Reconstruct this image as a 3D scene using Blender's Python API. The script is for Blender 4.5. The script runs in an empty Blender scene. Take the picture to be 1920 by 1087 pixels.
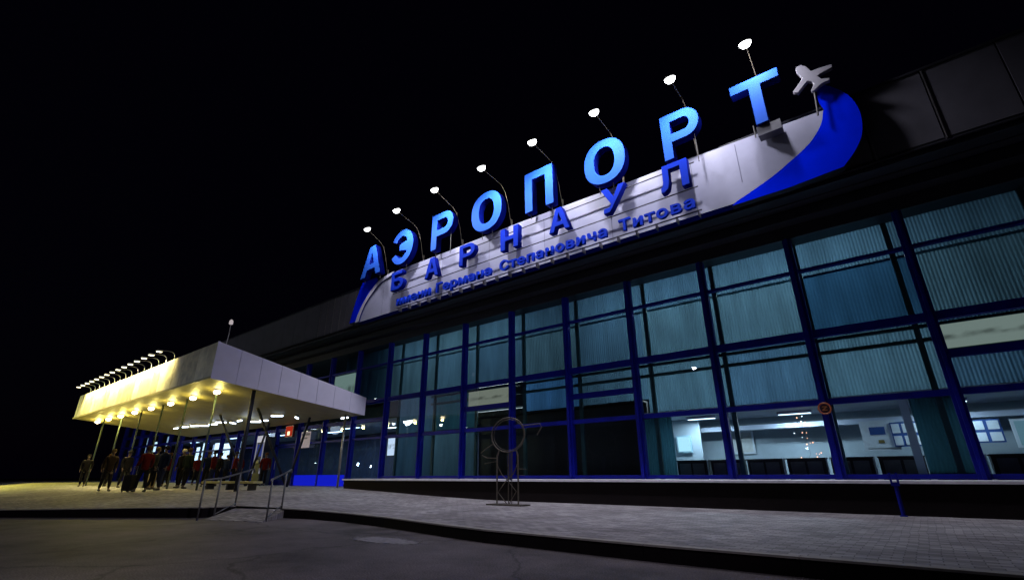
import bpy, bmesh, math, random
from mathutils import Vector, Matrix
random.seed(7)
R = math.radians
scn = bpy.context.scene
col = scn.collection

# ------------------------------------------------------------------ camera
cam = bpy.data.cameras.new('camera'); cam.sensor_width = 36.0; cam.lens = 16.8; cam.clip_end = 2000; cam.clip_start = .05
camo = bpy.data.objects.new('camera', cam); col.objects.link(camo)
CR, CU, CF = Vector((.77866, .62743, -.00532)), Vector((.22893, -.27619, .93344)), Vector((-.5842, .72805, .3587))
m = Matrix((CR, CU, -CF)).transposed().to_4x4(); m.translation = Vector((0, -14, 1.0)); camo.matrix_world = m
scn.camera = camo
# ------------------------------------------------------------------ world, exposure
w = bpy.data.worlds.new('World'); scn.world = w; w.use_nodes = True
wn = w.node_tree; bg = wn.nodes['Background']
sky = wn.nodes.new('ShaderNodeTexSky'); sky.sky_type = 'NISHITA'; sky.sun_disc = False
sky.sun_elevation = R(-5.5); sky.sun_rotation = R(200); bg.inputs[1].default_value = .05
tint = wn.nodes.new('ShaderNodeMixRGB'); tint.blend_type = 'ADD'; tint.inputs[0].default_value = 1; tint.inputs[2].default_value = (.006, .004, .024, 1)
wn.links.new(sky.outputs[0], tint.inputs[1]); wn.links.new(tint.outputs[0], bg.inputs[0])
sun = bpy.data.lights.new('moonlight', 'SUN'); sun.energy = .004; sun.angle = R(.5); sun.color = (.75, .8, 1)
suno = bpy.data.objects.new('moonlight', sun); suno.rotation_euler = (R(48), 0, R(35)); col.objects.link(suno)
scn.view_settings.view_transform = 'Standard'; scn.view_settings.look = 'None'
scn.view_settings.exposure = 0; scn.view_settings.gamma = 1
scn.cycles.max_bounces = 7; scn.cycles.transparent_max_bounces = 12
scn.cycles.sample_clamp_indirect = 3; scn.cycles.caustics_reflective = False; scn.cycles.caustics_refractive = False

# ------------------------------------------------------------------ materials
MATS = {}
def mat(name, base, rough=.6, metal=0, var=.0, vscale=3.0, bump=0, bscale=20, spec=.5, emit=None, estr=0, coat=0):
    if name in MATS: return MATS[name]
    mt = bpy.data.materials.new(name); mt.use_nodes = True; nt = mt.node_tree; b = nt.nodes['Principled BSDF']
    b.inputs['Base Color'].default_value = (*base, 1); b.inputs['Roughness'].default_value = rough
    b.inputs['Metallic'].default_value = metal; b.inputs['Specular IOR Level'].default_value = spec
    tc = nt.nodes.new('ShaderNodeTexCoord')
    n = nt.nodes.new('ShaderNodeTexNoise'); n.inputs['Scale'].default_value = vscale; n.inputs['Detail'].default_value = 8; n.inputs['Roughness'].default_value = .65
    nt.links.new(tc.outputs['Object'], n.inputs['Vector'])
    if var:
        r = nt.nodes.new('ShaderNodeValToRGB')
        r.color_ramp.elements[0].position = .3; r.color_ramp.elements[1].position = .72
        r.color_ramp.elements[0].color = (*[c*(1-var) for c in base], 1); r.color_ramp.elements[1].color = (*[min(1, c*(1+var)) for c in base], 1)
        nt.links.new(n.outputs[0], r.inputs[0]); nt.links.new(r.outputs[0], b.inputs['Base Color'])
        rr = nt.nodes.new('ShaderNodeMapRange'); rr.inputs[3].default_value = max(.02, rough-.12); rr.inputs[4].default_value = min(1, rough+.12)
        nt.links.new(n.outputs[0], rr.inputs[0]); nt.links.new(rr.outputs[0], b.inputs['Roughness'])
    if bump:
        n2 = nt.nodes.new('ShaderNodeTexNoise'); n2.inputs['Scale'].default_value = bscale; n2.inputs['Detail'].default_value = 4
        nt.links.new(tc.outputs['Object'], n2.inputs['Vector'])
        bp = nt.nodes.new('ShaderNodeBump'); bp.inputs['Strength'].default_value = bump; bp.inputs['Distance'].default_value = .02
        nt.links.new(n2.outputs[0], bp.inputs['Height']); nt.links.new(bp.outputs[0], b.inputs['Normal'])
    if emit: b.inputs['Emission Color'].default_value = (*emit, 1); b.inputs['Emission Strength'].default_value = estr
    MATS[name] = mt
    return mt

def glass_mat(name, tint, refl=1.0, rough=.01):
    mt = bpy.data.materials.new(name); mt.use_nodes = True; nt = mt.node_tree; nt.nodes.clear()
    out = nt.nodes.new('ShaderNodeOutputMaterial'); mx = nt.nodes.new('ShaderNodeMixShader')
    tr = nt.nodes.new('ShaderNodeBsdfTransparent'); tr.inputs[0].default_value = (*tint, 1)
    gl = nt.nodes.new('ShaderNodeBsdfGlossy'); gl.inputs['Roughness'].default_value = rough
    lw = nt.nodes.new('ShaderNodeLayerWeight'); pw_ = nt.nodes.new('ShaderNodeMath'); pw_.operation = 'POWER'; pw_.inputs[1].default_value = 5
    fr = nt.nodes.new('ShaderNodeMath'); fr.operation = 'MULTIPLY_ADD'; fr.inputs[1].default_value = .96; fr.inputs[2].default_value = .04
    nt.links.new(lw.outputs['Facing'], pw_.inputs[0]); nt.links.new(pw_.outputs[0], fr.inputs[0])
    ml = nt.nodes.new('ShaderNodeMath'); ml.operation = 'MULTIPLY'; ml.inputs[1].default_value = refl; ml.use_clamp = True
    tc = nt.nodes.new('ShaderNodeTexCoord'); n = nt.nodes.new('ShaderNodeTexNoise'); n.inputs['Scale'].default_value = .9
    nt.links.new(tc.outputs['Object'], n.inputs['Vector'])
    bp = nt.nodes.new('ShaderNodeBump'); bp.inputs['Strength'].default_value = .04; bp.inputs['Distance'].default_value = .02
    nt.links.new(n.outputs[0], bp.inputs['Height']); nt.links.new(bp.outputs[0], gl.inputs['Normal'])
    nt.links.new(fr.outputs[0], ml.inputs[0]); nt.links.new(ml.outputs[0], mx.inputs[0])
    nt.links.new(tr.outputs[0], mx.inputs[1]); nt.links.new(gl.outputs[0], mx.inputs[2]); nt.links.new(mx.outputs[0], out.inputs[0])
    return mt

def blind_mat(name, colr, trans=.6):
    mt = bpy.data.materials.new(name); mt.use_nodes = True; nt = mt.node_tree; nt.nodes.clear()
    out = nt.nodes.new('ShaderNodeOutputMaterial'); mx = nt.nodes.new('ShaderNodeMixShader'); mx.inputs[0].default_value = trans
    d = nt.nodes.new('ShaderNodeBsdfDiffuse'); t = nt.nodes.new('ShaderNodeBsdfTranslucent')
    tc = nt.nodes.new('ShaderNodeTexCoord'); n = nt.nodes.new('ShaderNodeTexNoise'); n.inputs['Scale'].default_value = .8; n.inputs['Detail'].default_value = 5
    mp = nt.nodes.new('ShaderNodeMapping'); mp.inputs['Scale'].default_value = (3, 1, .6)
    nt.links.new(tc.outputs['Object'], mp.inputs[0]); nt.links.new(mp.outputs[0], n.inputs['Vector'])
    r = nt.nodes.new('ShaderNodeValToRGB'); r.color_ramp.elements[0].position = .3; r.color_ramp.elements[1].position = .7
    r.color_ramp.elements[0].color = (*[c*.72 for c in colr], 1); r.color_ramp.elements[1].color = (*[min(1, c*1.15) for c in colr], 1)
    nt.links.new(n.outputs[0], r.inputs[0])
    nt.links.new(r.outputs[0], d.inputs[0]); nt.links.new(r.outputs[0], t.inputs[0])
    nt.links.new(d.outputs[0], mx.inputs[1]); nt.links.new(t.outputs[0], mx.inputs[2]); nt.links.new(mx.outputs[0], out.inputs[0])
    return mt

def emis(name, c, s):
    if name in MATS: return MATS[name]
    mt = bpy.data.materials.new(name); mt.use_nodes = True; nt = mt.node_tree; nt.nodes.clear()
    out = nt.nodes.new('ShaderNodeOutputMaterial'); e = nt.nodes.new('ShaderNodeEmission')
    e.inputs[0].default_value = (*c, 1); e.inputs[1].default_value = s; nt.links.new(e.outputs[0], out.inputs[0]); MATS[name] = mt
    return mt

def smudged_light(name, c, s, scale):
    """a lit frosted panel crossed by a faint broken darker streak"""
    mt = emis(name, c, s); nt = mt.node_tree; e = [n for n in nt.nodes if n.type == 'EMISSION'][0]
    tc = nt.nodes.new('ShaderNodeTexCoord'); mp = nt.nodes.new('ShaderNodeMapping'); mp.inputs['Scale'].default_value = scale
    n = nt.nodes.new('ShaderNodeTexNoise'); n.inputs['Scale'].default_value = 1.6; n.inputs['Detail'].default_value = 2
    r = nt.nodes.new('ShaderNodeValToRGB'); r.color_ramp.elements[0].position = .40; r.color_ramp.elements[1].position = .62
    r.color_ramp.elements[0].color = (0, 0, 0, 1); r.color_ramp.elements[1].color = (1, 1, 1, 1)
    sp = nt.nodes.new('ShaderNodeSeparateXYZ'); g = nt.nodes.new('ShaderNodeTexCoord')
    zr = nt.nodes.new('ShaderNodeValToRGB'); el = zr.color_ramp.elements
    el[0].position = .30; el[0].color = (0, 0, 0, 1); el[1].position = .42; el[1].color = (1, 1, 1, 1)
    q = el.new(.52); q.color = (1, 1, 1, 1); q = el.new(.64); q.color = (0, 0, 0, 1)
    ml = nt.nodes.new('ShaderNodeMath'); ml.operation = 'MULTIPLY'; m2 = nt.nodes.new('ShaderNodeMath'); m2.operation = 'MULTIPLY'; m2.inputs[1].default_value = .8
    mx = nt.nodes.new('ShaderNodeMixRGB'); mx.inputs[1].default_value = (*c, 1); mx.inputs[2].default_value = (*[v*.25 for v in c], 1)
    nt.links.new(tc.outputs['Generated'], sp.inputs[0]); nt.links.new(sp.outputs[2], zr.inputs[0])
    nt.links.new(tc.outputs['Object'], mp.inputs[0]); nt.links.new(mp.outputs[0], n.inputs['Vector']); nt.links.new(n.outputs[0], r.inputs[0])
    nt.links.new(r.outputs[0], ml.inputs[0]); nt.links.new(zr.outputs[0], ml.inputs[1]); nt.links.new(ml.outputs[0], m2.inputs[0])
    nt.links.new(m2.outputs[0], mx.inputs[0]); nt.links.new(mx.outputs[0], e.inputs[0])
    return mt

def paving_mat():
    mt = bpy.data.materials.new('concrete_pavers'); mt.use_nodes = True; nt = mt.node_tree; b = nt.nodes['Principled BSDF']
    tc = nt.nodes.new('ShaderNodeTexCoord'); mp = nt.nodes.new('ShaderNodeMapping'); mp.inputs['Rotation'].default_value = (0, 0, R(0))
    br = nt.nodes.new('ShaderNodeTexBrick'); br.inputs['Scale'].default_value = 1; br.inputs['Brick Width'].default_value = .20; br.inputs['Row Height'].default_value = .10
    br.inputs['Mortar Size'].default_value = .006; br.inputs['Mortar Smooth'].default_value = .3; br.inputs['Bias'].default_value = 0
    br.inputs['Color1'].default_value = (.25, .238, .25, 1); br.inputs['Color2'].default_value = (.50, .47, .49, 1); br.inputs['Mortar'].default_value = (.15, .14, .15, 1)
    n = nt.nodes.new('ShaderNodeTexNoise'); n.inputs['Scale'].default_value = .55; n.inputs['Detail'].default_value = 10; n.inputs['Roughness'].default_value = .7
    r = nt.nodes.new('ShaderNodeValToRGB'); r.color_ramp.elements[0].position = .32; r.color_ramp.elements[1].position = .68
    r.color_ramp.elements[0].color = (.5, .48, .49, 1); r.color_ramp.elements[1].color = (1.15, 1.15, 1.15, 1)
    mx = nt.nodes.new('ShaderNodeMixRGB'); mx.blend_type = 'MULTIPLY'; mx.inputs[0].default_value = 1
    wv = nt.nodes.new('ShaderNodeTexNoise'); wv.inputs['Scale'].default_value = .8; wv.inputs['Detail'].default_value = 3
    wm = nt.nodes.new('ShaderNodeVectorMath'); wm.operation = 'MULTIPLY_ADD'; wm.inputs[1].default_value = (.10, .10, 0)
    nt.links.new(tc.outputs['Object'], wv.inputs['Vector']); nt.links.new(wv.outputs[1], wm.inputs[0]); nt.links.new(tc.outputs['Object'], wm.inputs[2])
    nt.links.new(wm.outputs[0], mp.inputs[0]); nt.links.new(mp.outputs[0], br.inputs['Vector']); nt.links.new(tc.outputs['Object'], n.inputs['Vector'])
    nt.links.new(n.outputs[0], r.inputs[0]); nt.links.new(br.outputs[0], mx.inputs[1]); nt.links.new(r.outputs[0], mx.inputs[2]); nt.links.new(mx.outputs[0], b.inputs['Base Color'])
    bp = nt.nodes.new('ShaderNodeBump'); bp.inputs['Strength'].default_value = .6; bp.inputs['Distance'].default_value = .01; bp.invert = True
    nt.links.new(br.outputs['Fac'], bp.inputs['Height']); nt.links.new(bp.outputs[0], b.inputs['Normal'])
    b.inputs['Roughness'].default_value = .72
    return mt

def asphalt_mat():
    mt = bpy.data.materials.new('worn_asphalt'); mt.use_nodes = True; nt = mt.node_tree; b = nt.nodes['Principled BSDF']
    tc = nt.nodes.new('ShaderNodeTexCoord')
    n = nt.nodes.new('ShaderNodeTexNoise'); n.inputs['Scale'].default_value = .45; n.inputs['Detail'].default_value = 12; n.inputs['Roughness'].default_value = .72
    g = nt.nodes.new('ShaderNodeTexNoise'); g.inputs['Scale'].default_value = 55; g.inputs['Detail'].default_value = 3
    v = nt.nodes.new('ShaderNodeTexVoronoi'); v.feature = 'DISTANCE_TO_EDGE'; v.inputs['Scale'].default_value = .23
    dn = nt.nodes.new('ShaderNodeTexNoise'); dn.inputs['Scale'].default_value = 1.4; dn.inputs['Detail'].default_value = 6
    add = nt.nodes.new('ShaderNodeVectorMath'); add.operation = 'MULTIPLY_ADD'; add.inputs[1].default_value = (.7, .7, .7)
    nt.links.new(tc.outputs['Object'], dn.inputs['Vector']); nt.links.new(dn.outputs[1], add.inputs[0]); nt.links.new(tc.outputs['Object'], add.inputs[2])
    nt.links.new(add.outputs[0], v.inputs['Vector'])
    nt.links.new(tc.outputs['Object'], n.inputs['Vector']); nt.links.new(tc.outputs['Object'], g.inputs['Vector'])
    r = nt.nodes.new('ShaderNodeValToRGB'); r.color_ramp.elements[0].position = .34; r.color_ramp.elements[1].position = .68
    r.color_ramp.elements[0].color = (.045, .038, .043, 1); r.color_ramp.elements[1].color = (.21, .18, .195, 1)
    r2 = nt.nodes.new('ShaderNodeValToRGB'); r2.color_ramp.elements[0].position = .35; r2.color_ramp.elements[1].position = .7
    r2.color_ramp.elements[0].color = (.40, .40, .40, 1); r2.color_ramp.elements[1].color = (1.7, 1.7, 1.7, 1)
    cr = nt.nodes.new('ShaderNodeValToRGB'); cr.color_ramp.elements[0].position = .0; cr.color_ramp.elements[1].position = .009
    cr.color_ramp.elements[0].color = (.3, .3, .3, 1); cr.color_ramp.elements[1].color = (1, 1, 1, 1)
    m1 = nt.nodes.new('ShaderNodeMixRGB'); m1.blend_type = 'MULTIPLY'; m1.inputs[0].default_value = 1
    m2 = nt.nodes.new('ShaderNodeMixRGB'); m2.blend_type = 'MULTIPLY'; m2.inputs[0].default_value = .8
    nt.links.new(n.outputs[0], r.inputs[0]); nt.links.new(g.outputs[0], r2.inputs[0]); nt.links.new(v.outputs[0], cr.inputs[0])
    nt.links.new(r.outputs[0], m1.inputs[1]); nt.links.new(r2.outputs[0], m1.inputs[2]); nt.links.new(m1.outputs[0], m2.inputs[1]); nt.links.new(cr.outputs[0], m2.inputs[2])
    nt.links.new(m2.outputs[0], b.inputs['Base Color']); b.inputs['Roughness'].default_value = .7
    bp = nt.nodes.new('ShaderNodeBump'); bp.inputs['Strength'].default_value = .5; bp.inputs['Distance'].default_value = .01
    nt.links.new(g.outputs[0], bp.inputs['Height']); nt.links.new(bp.outputs[0], b.inputs['Normal'])
    return mt

M_PAVE = paving_mat(); M_ASPH = asphalt_mat()
M_BLUE = mat('blue_frame_paint', (.002, .006, .25), .55, spec=.2, var=.25, vscale=2.5)
M_DKIN = mat('dark_inner_steel', (.02, .07, .08), .5, var=.2)
M_DARK = mat('dark_soffit_metal', (.012, .012, .022), .6, var=.3)
M_STONE = mat('shaded_dark_plinth_stone', (.008, .005, .006), .8, spec=.15, var=.35, vscale=5, bump=.3)  # dark stone, taken near black to hold the shade under the ledge
M_KERB = mat('shaded_kerb_stone', (.009, .006, .008), .85, spec=.15, var=.3, vscale=6, bump=.4)  # kerb face lies in shadow; that shade is put into the colour
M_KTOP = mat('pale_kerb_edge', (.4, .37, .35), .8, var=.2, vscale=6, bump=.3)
M_LEDGE = mat('pale_ledge_stone', (.8, .77, .88), .6, var=.15, vscale=6, bump=.1)
M_FASC = mat('dark_grey_cladding', (.095, .09, .115), .7, var=.2, vscale=1.2)
M_TRIM = mat('metal_trim', (.22, .21, .22), .35, metal=.6, var=.2)
M_SIGNW = mat('white_sign_cladding', (.37, .375, .50), .45, var=.08, vscale=1.5)
M_SIGNW2 = mat('bright_sign_edging', (.6, .6, .72), .45, var=.06, vscale=1.5)
M_SIGNB = mat('blue_sign_cladding', (.0006, .018, .9), .8, var=.08, vscale=1.5, spec=.0)
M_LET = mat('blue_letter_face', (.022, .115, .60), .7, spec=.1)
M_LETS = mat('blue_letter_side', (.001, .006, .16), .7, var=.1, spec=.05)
M_LET2 = mat('blue_small_letter', (.006, .035, .48), .7, spec=.05)
M_STEEL = mat('galvanised_steel', (.36, .35, .34), .4, metal=.8, var=.25, vscale=6)
M_RAIL = mat('dull_rail_steel', (.2, .2, .21), .4, metal=.7, var=.3, vscale=5)
M_RUST = mat('dark_wrought_iron', (.10, .085, .07), .5, metal=.5, var=.4, vscale=8)
M_WHITE = mat('white_canopy_cladding', (.78, .76, .95), .45, var=.06, vscale=1.3)
M_CREAM = mat('cream_canopy_fascia', (.7, .66, .50), .5, var=.35, vscale=1.6, bump=.1)
M_CREAM2 = mat('cream_fascia_stained', (.52, .46, .30), .5, var=.5, vscale=2.2, bump=.1); M_CREAM3 = mat('cream_fascia_faded', (.62, .57, .42), .45, var=.4, vscale=1.1, bump=.15)
M_SOFF = mat('tan_canopy_soffit', (.29, .25, .10), .55, var=.25, vscale=2)
M_WALLIN = mat('interior_pale_wall', (.33, .42, .48), .8, var=.12, vscale=1.5)
M_CEIL = mat('interior_ceiling', (.42, .48, .58), .8, var=.1)
M_NAVY = mat('interior_navy', (.008, .012, .03), .6, var=.4)
M_BLACKG = mat('dark_blocking_sheet', (.004, .008, .012), .5, var=.4)
G_CLEAR = glass_mat('window_glass', (.90, .97, 1.0), 1.0)
G_DARK = glass_mat('dark_window_glass', (.72, .85, .95), 1.1)
B_TEAL = [blind_mat('teal_blind_a', (.095, .19, .27)), blind_mat('teal_blind_b', (.08, .165, .25)), blind_mat('teal_blind_c', (.105, .20, .26))]
DEEP_REFL = blind_mat('deep_blue_reflection', (.028, .09, .17))  # reflection colour painted on a sheet, where the glass has no blind
B_CURT = blind_mat('dark_teal_curtain', (.04, .13, .17), .4)
B_SKYB = blind_mat('sky_blue_blind', (.10, .28, .55))

# ------------------------------------------------------------------ mesh helpers
class MB:
    def __init__(s): s.bm = bmesh.new()
    def box(s, x0, x1, y0, y1, z0, z1, rot=None):
        vs = [s.bm.verts.new((x, y, z)) for z in (z0, z1) for (x, y) in ((x0, y0), (x1, y0), (x1, y1), (x0, y1))]
        for f in ((3, 2, 1, 0), (4, 5, 6, 7), (0, 1, 5, 4), (1, 2, 6, 5), (2, 3, 7, 6), (3, 0, 4, 7)): s.bm.faces.new([vs[i] for i in f])
        if rot: bmesh.ops.transform(s.bm, matrix=rot, verts=vs)
        return s
    def quad(s, *p):
        s.bm.faces.new([s.bm.verts.new(q) for q in p]); return s
    def hull8(s, a, b):
        """prism between two equal quads a and b"""
        va = [s.bm.verts.new(p) for p in a]; vb = [s.bm.verts.new(p) for p in b]; n = len(a)
        s.bm.faces.new(va[::-1]); s.bm.faces.new(vb)
        for i in range(n): s.bm.faces.new((va[i], va[(i+1) % n], vb[(i+1) % n], vb[i]))
        return s
    def tube(s, pts, r, n=8, closed=False, r1=None):
        pts = [Vector(p) for p in pts]; rings = []; N = len(pts); up = None
        for i, p in enumerate(pts):
            if closed: d = (pts[(i+1) % N]-pts[i-1])
            else: d = pts[min(i+1, N-1)]-pts[max(i-1, 0)]
            d.normalize()
            if up is None: up = Vector((0, 0, 1)) if abs(d.z) < .9 else Vector((1, 0, 0))
            a = d.cross(up).normalized(); b = a.cross(d).normalized(); up = b
            rr = r if r1 is None else r+(r1-r)*i/(N-1)
            rings.append([s.bm.verts.new(p+a*rr*math.cos(2*math.pi*k/n)+b*rr*math.sin(2*math.pi*k/n)) for k in range(n)])
        for i in range(N if closed else N-1):
            A, B = rings[i], rings[(i+1) % N]
            for k in range(n): s.bm.faces.new((A[k], A[(k+1) % n], B[(k+1) % n], B[k]))
        if not closed: s.bm.faces.new(rings[0][::-1]); s.bm.faces.new(rings[-1])
        return s
    def lathe(s, prof, c, n=16, mtx=None):
        vs = []; rings = []
        for (r, z) in prof:
            ring = [s.bm.verts.new((c[0]+r*math.cos(2*math.pi*k/n), c[1]+r*math.sin(2*math.pi*k/n), c[2]+z)) for k in range(n)]
            rings.append(ring); vs += ring
        for A, B in zip(rings, rings[1:]):
            for k in range(n): s.bm.faces.new((A[k], A[(k+1) % n], B[(k+1) % n], B[k]))
        s.bm.faces.new(rings[0][::-1]); s.bm.faces.new(rings[-1])
        if mtx: bmesh.ops.transform(s.bm, matrix=mtx, verts=vs)
        return s
    def build(s, name, mt, parent=None, bevel=0, smooth=False, at=None):
        bmesh.ops.recalc_face_normals(s.bm, faces=s.bm.faces)
        me = bpy.data.meshes.new(name); s.bm.to_mesh(me); s.bm.free()
        for q in (mt if isinstance(mt, (list, tuple)) else [mt]): me.materials.append(q)
        o = bpy.data.objects.new(name, me); col.objects.link(o)
        if smooth:
            for p in me.polygons: p.use_smooth = True
        if bevel:
            b = o.modifiers.new('bevel', 'BEVEL'); b.width = bevel; b.segments = 2; b.limit_method = 'ANGLE'
        if parent:
            o.parent = parent
            if parent.location.length or any(parent.rotation_euler): o.matrix_parent_inverse = Matrix.Identity(4)
        return o

def tag(o, label=None, cat=None, group=None, kind=None):
    if label: o['label'] = label
    if cat: o['category'] = cat
    if group: o['group'] = group
    if kind: o['kind'] = kind
    return o
def empty(name, loc=(0, 0, 0), rz=0, **k):
    o = bpy.data.objects.new(name, None); o.empty_display_size = .2; col.objects.link(o)
    o.location = loc; o.rotation_euler = (0, 0, rz); return tag(o, **k)
def kids(o): return [c for c in bpy.data.objects if c.parent == o]
def copy_tree(o, parent=None):
    c = o.copy(); col.objects.link(c); c.parent = parent
    for ch in kids(o): copy_tree(ch, c)
    return c
def light(name, kind, loc, energy, color=(1, 1, 1), radius=.08, parent=None, **k):
    l = bpy.data.lights.new(name, kind); l.energy = energy; l.color = color
    if kind in ('POINT', 'SPOT'): l.shadow_soft_size = radius
    for a, v in k.items():
        if a != 'rot': setattr(l, a, v)
    o = bpy.data.objects.new(name, l); o.location = loc; o.rotation_euler = k.get('rot', (0, 0, 0)); col.objects.link(o)
    if parent: o.parent = parent
    return o
def outline(name, loops, depth, y_front, mt, parent=None, bevel=.0):
    """closed loops of (x, z) become a solid whose front face lies at y_front (mesh)"""
    c = bpy.data.curves.new(name, 'CURVE'); c.dimensions = '2D'; c.fill_mode = 'BOTH'; c.extrude = depth/2
    if bevel: c.bevel_depth = bevel; c.bevel_resolution = 1; c.offset = -bevel
    for L in loops:
        s = c.splines.new('POLY'); s.points.add(len(L)-1); s.use_cyclic_u = True
        for i, (x, z) in enumerate(L): s.points[i].co = (x, z, 0, 1)
    t = bpy.data.objects.new('tmp', c); col.objects.link(t)
    me = bpy.data.meshes.new_from_object(t.evaluated_get(bpy.context.evaluated_depsgraph_get()))
    bpy.data.objects.remove(t)
    me.transform(Matrix.Translation((0, y_front+depth/2, 0)) @ Matrix.Rotation(R(90), 4, 'X'))
    me.materials.clear()
    ms = mt if isinstance(mt, (list, tuple)) else [mt]
    for q in ms: me.materials.append(q)
    me.name = name
    for p in me.polygons:
        p.material_index = 0 if (len(ms) == 1 or p.normal.y < -.6) else 1
    o = bpy.data.objects.new(name, me); col.objects.link(o); o.parent = parent
    return o
def catmull(P, n=8, closed=False):
    out = []; N = len(P)
    for i in range(N if closed else N-1):
        p0, p1, p2, p3 = (P[(i-1) % N], P[i], P[(i+1) % N], P[(i+2) % N]) if closed else (P[max(i-1, 0)], P[i], P[i+1], P[min(i+2, N-1)])
        for k in range(n):
            t = k/n
            out.append(tuple(.5*((2*b)+(-a+c)*t+(2*a-5*b+4*c-d)*t*t+(-a+3*b-3*c+d)*t**3) for a, b, c, d in zip(p0, p1, p2, p3)))
    if not closed: out.append(tuple(P[-1]))
    return out

# ------------------------------------------------------------------ ground
def S(t): t = min(1, max(0, t)); return t*t*(3-2*t)
def zp(x, y): return .185+.3*S((-10-x)/13)*S((y+11.5)/5)+.10*S((-38-x)/12)*S((y+11.5)/5)
road = MB().quad((-400, -400, 0), (400, -400, 0), (400, 400, 0), (-400, 400, 0)).build('road', M_ASPH); tag(road, kind='structure')
EDGE = [(-70, -46), (-45, -29), (-26, -16.3), (-19.35, -11.7), (-17.5, -10.45), (-14.62, -8.5), (-14.42, -7.9), (-12.85, -7.32), (-12.1, -7.12), (-10.7, -7.03), (-8.85, -7.2), (-6.7, -7.6),
        (-5.6, -7.76), (-2.9, -7.84), (.5, -7.75), (5, -7.7), (12, -7.7)]
xs = []
for (a, b) in zip(EDGE, EDGE[1:]):
    n = max(1, int(abs(b[0]-a[0])/1.2))
    xs += [(a[0]+(b[0]-a[0])*k/n, a[1]+(b[1]-a[1])*k/n) for k in range(n)]
xs.append(EDGE[-1])
pv = MB(); rows = []
for (x, y) in xs:
    back = 13.0; T = [i/26 for i in range(27)]
    rows.append([pv.bm.verts.new((x, y+.12+(back-y-.12)*t*t*.6+(back-y-.12)*t*.4, zp(x, y+(back-y)*(t*t*.6+.4*t)))) for t in T])
for A, B in zip(rows, rows[1:]):
    for k in range(26): pv.bm.faces.new((A[k], B[k], B[k+1], A[k+1]))
tag(pv.build('pavement', M_PAVE), kind='structure')
kb = MB(); kt = MB()
for (a, b) in zip(xs, xs[1:]):
    L_ = math.dist(a, b); q_ = .008/L_; b = (b[0]+(a[0]-b[0])*q_, b[1]+(a[1]-b[1])*q_)
    if -14.45 < (a[0]+b[0])/2 < -12.84: continue
    za, zb = zp(*a), zp(*b)
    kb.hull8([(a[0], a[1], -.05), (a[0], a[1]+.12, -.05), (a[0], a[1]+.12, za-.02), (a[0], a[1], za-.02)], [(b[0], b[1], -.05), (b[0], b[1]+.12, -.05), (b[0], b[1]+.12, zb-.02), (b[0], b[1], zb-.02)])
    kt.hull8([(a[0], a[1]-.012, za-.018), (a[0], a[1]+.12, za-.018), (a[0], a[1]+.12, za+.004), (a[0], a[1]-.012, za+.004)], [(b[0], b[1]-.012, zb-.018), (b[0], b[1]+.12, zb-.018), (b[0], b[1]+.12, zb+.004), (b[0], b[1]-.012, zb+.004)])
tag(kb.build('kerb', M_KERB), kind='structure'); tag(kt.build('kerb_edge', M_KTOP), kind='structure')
rp = MB()
rp.hull8([(-14.42, -7.8, .19), (-12.85, -7.22, .19), (-12.0, -8.2, .012), (-13.85, -8.72, .012)][::-1], [(-14.42, -7.8, -.05), (-12.85, -7.22, -.05), (-12.0, -8.2, -.05), (-13.85, -8.72, -.05)][::-1])
tag(rp.build('ramp', M_PAVE), kind='structure')
# pale worn patch of old concrete in the asphalt, edges broken up by the shader
def patch_mat():
    mt = mat('pale_patch', (.26, .245, .27), .8, var=.4, vscale=9); nt = mt.node_tree; b = nt.nodes['Principled BSDF']; out = nt.nodes['Material Output']
    tc = nt.nodes.new('ShaderNodeTexCoord'); g = nt.nodes.new('ShaderNodeTexGradient'); g.gradient_type = 'SPHERICAL'
    mp = nt.nodes.new('ShaderNodeMapping'); mp.inputs['Location'].default_value = (-1, -1, 0); mp.inputs['Scale'].default_value = (2, 2, 0)
    n = nt.nodes.new('ShaderNodeTexNoise'); n.inputs['Scale'].default_value = 5; n.inputs['Detail'].default_value = 8; n.inputs['Roughness'].default_value = .75
    ad = nt.nodes.new('ShaderNodeMath'); ad.operation = 'ADD'; r = nt.nodes.new('ShaderNodeValToRGB')
    r.color_ramp.elements[0].position = .68; r.color_ramp.elements[1].position = .95
    tr = nt.nodes.new('ShaderNodeBsdfTransparent'); mx = nt.nodes.new('ShaderNodeMixShader')
    nt.links.new(tc.outputs['Generated'], mp.inputs[0]); nt.links.new(mp.outputs[0], g.inputs[0]); nt.links.new(tc.outputs['Object'], n.inputs['Vector'])
    nt.links.new(g.outputs[1], ad.inputs[0]); nt.links.new(n.outputs[0], ad.inputs[1]); nt.links.new(ad.outputs[0], r.inputs[0])
    nt.links.new(r.outputs[0], mx.inputs[0]); nt.links.new(tr.outputs[0], mx.inputs[1]); nt.links.new(b.outputs[0], mx.inputs[2]); nt.links.new(mx.outputs[0], out.inputs[0])
    return mt
pt = MB(); cx, cy = -7.1, -8.5
pts = [(cx+1.05*math.cos(k*math.pi/12)+.35*math.sin(k*math.pi/12), cy+.42*math.sin(k*math.pi/12)+.1*math.cos(k*math.pi/12), .004) for k in range(24)]
pt.bm.faces.new([pt.bm.verts.new(p) for p in pts])
tag(pt.build('road_patch', patch_mat()), kind='structure')

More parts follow.
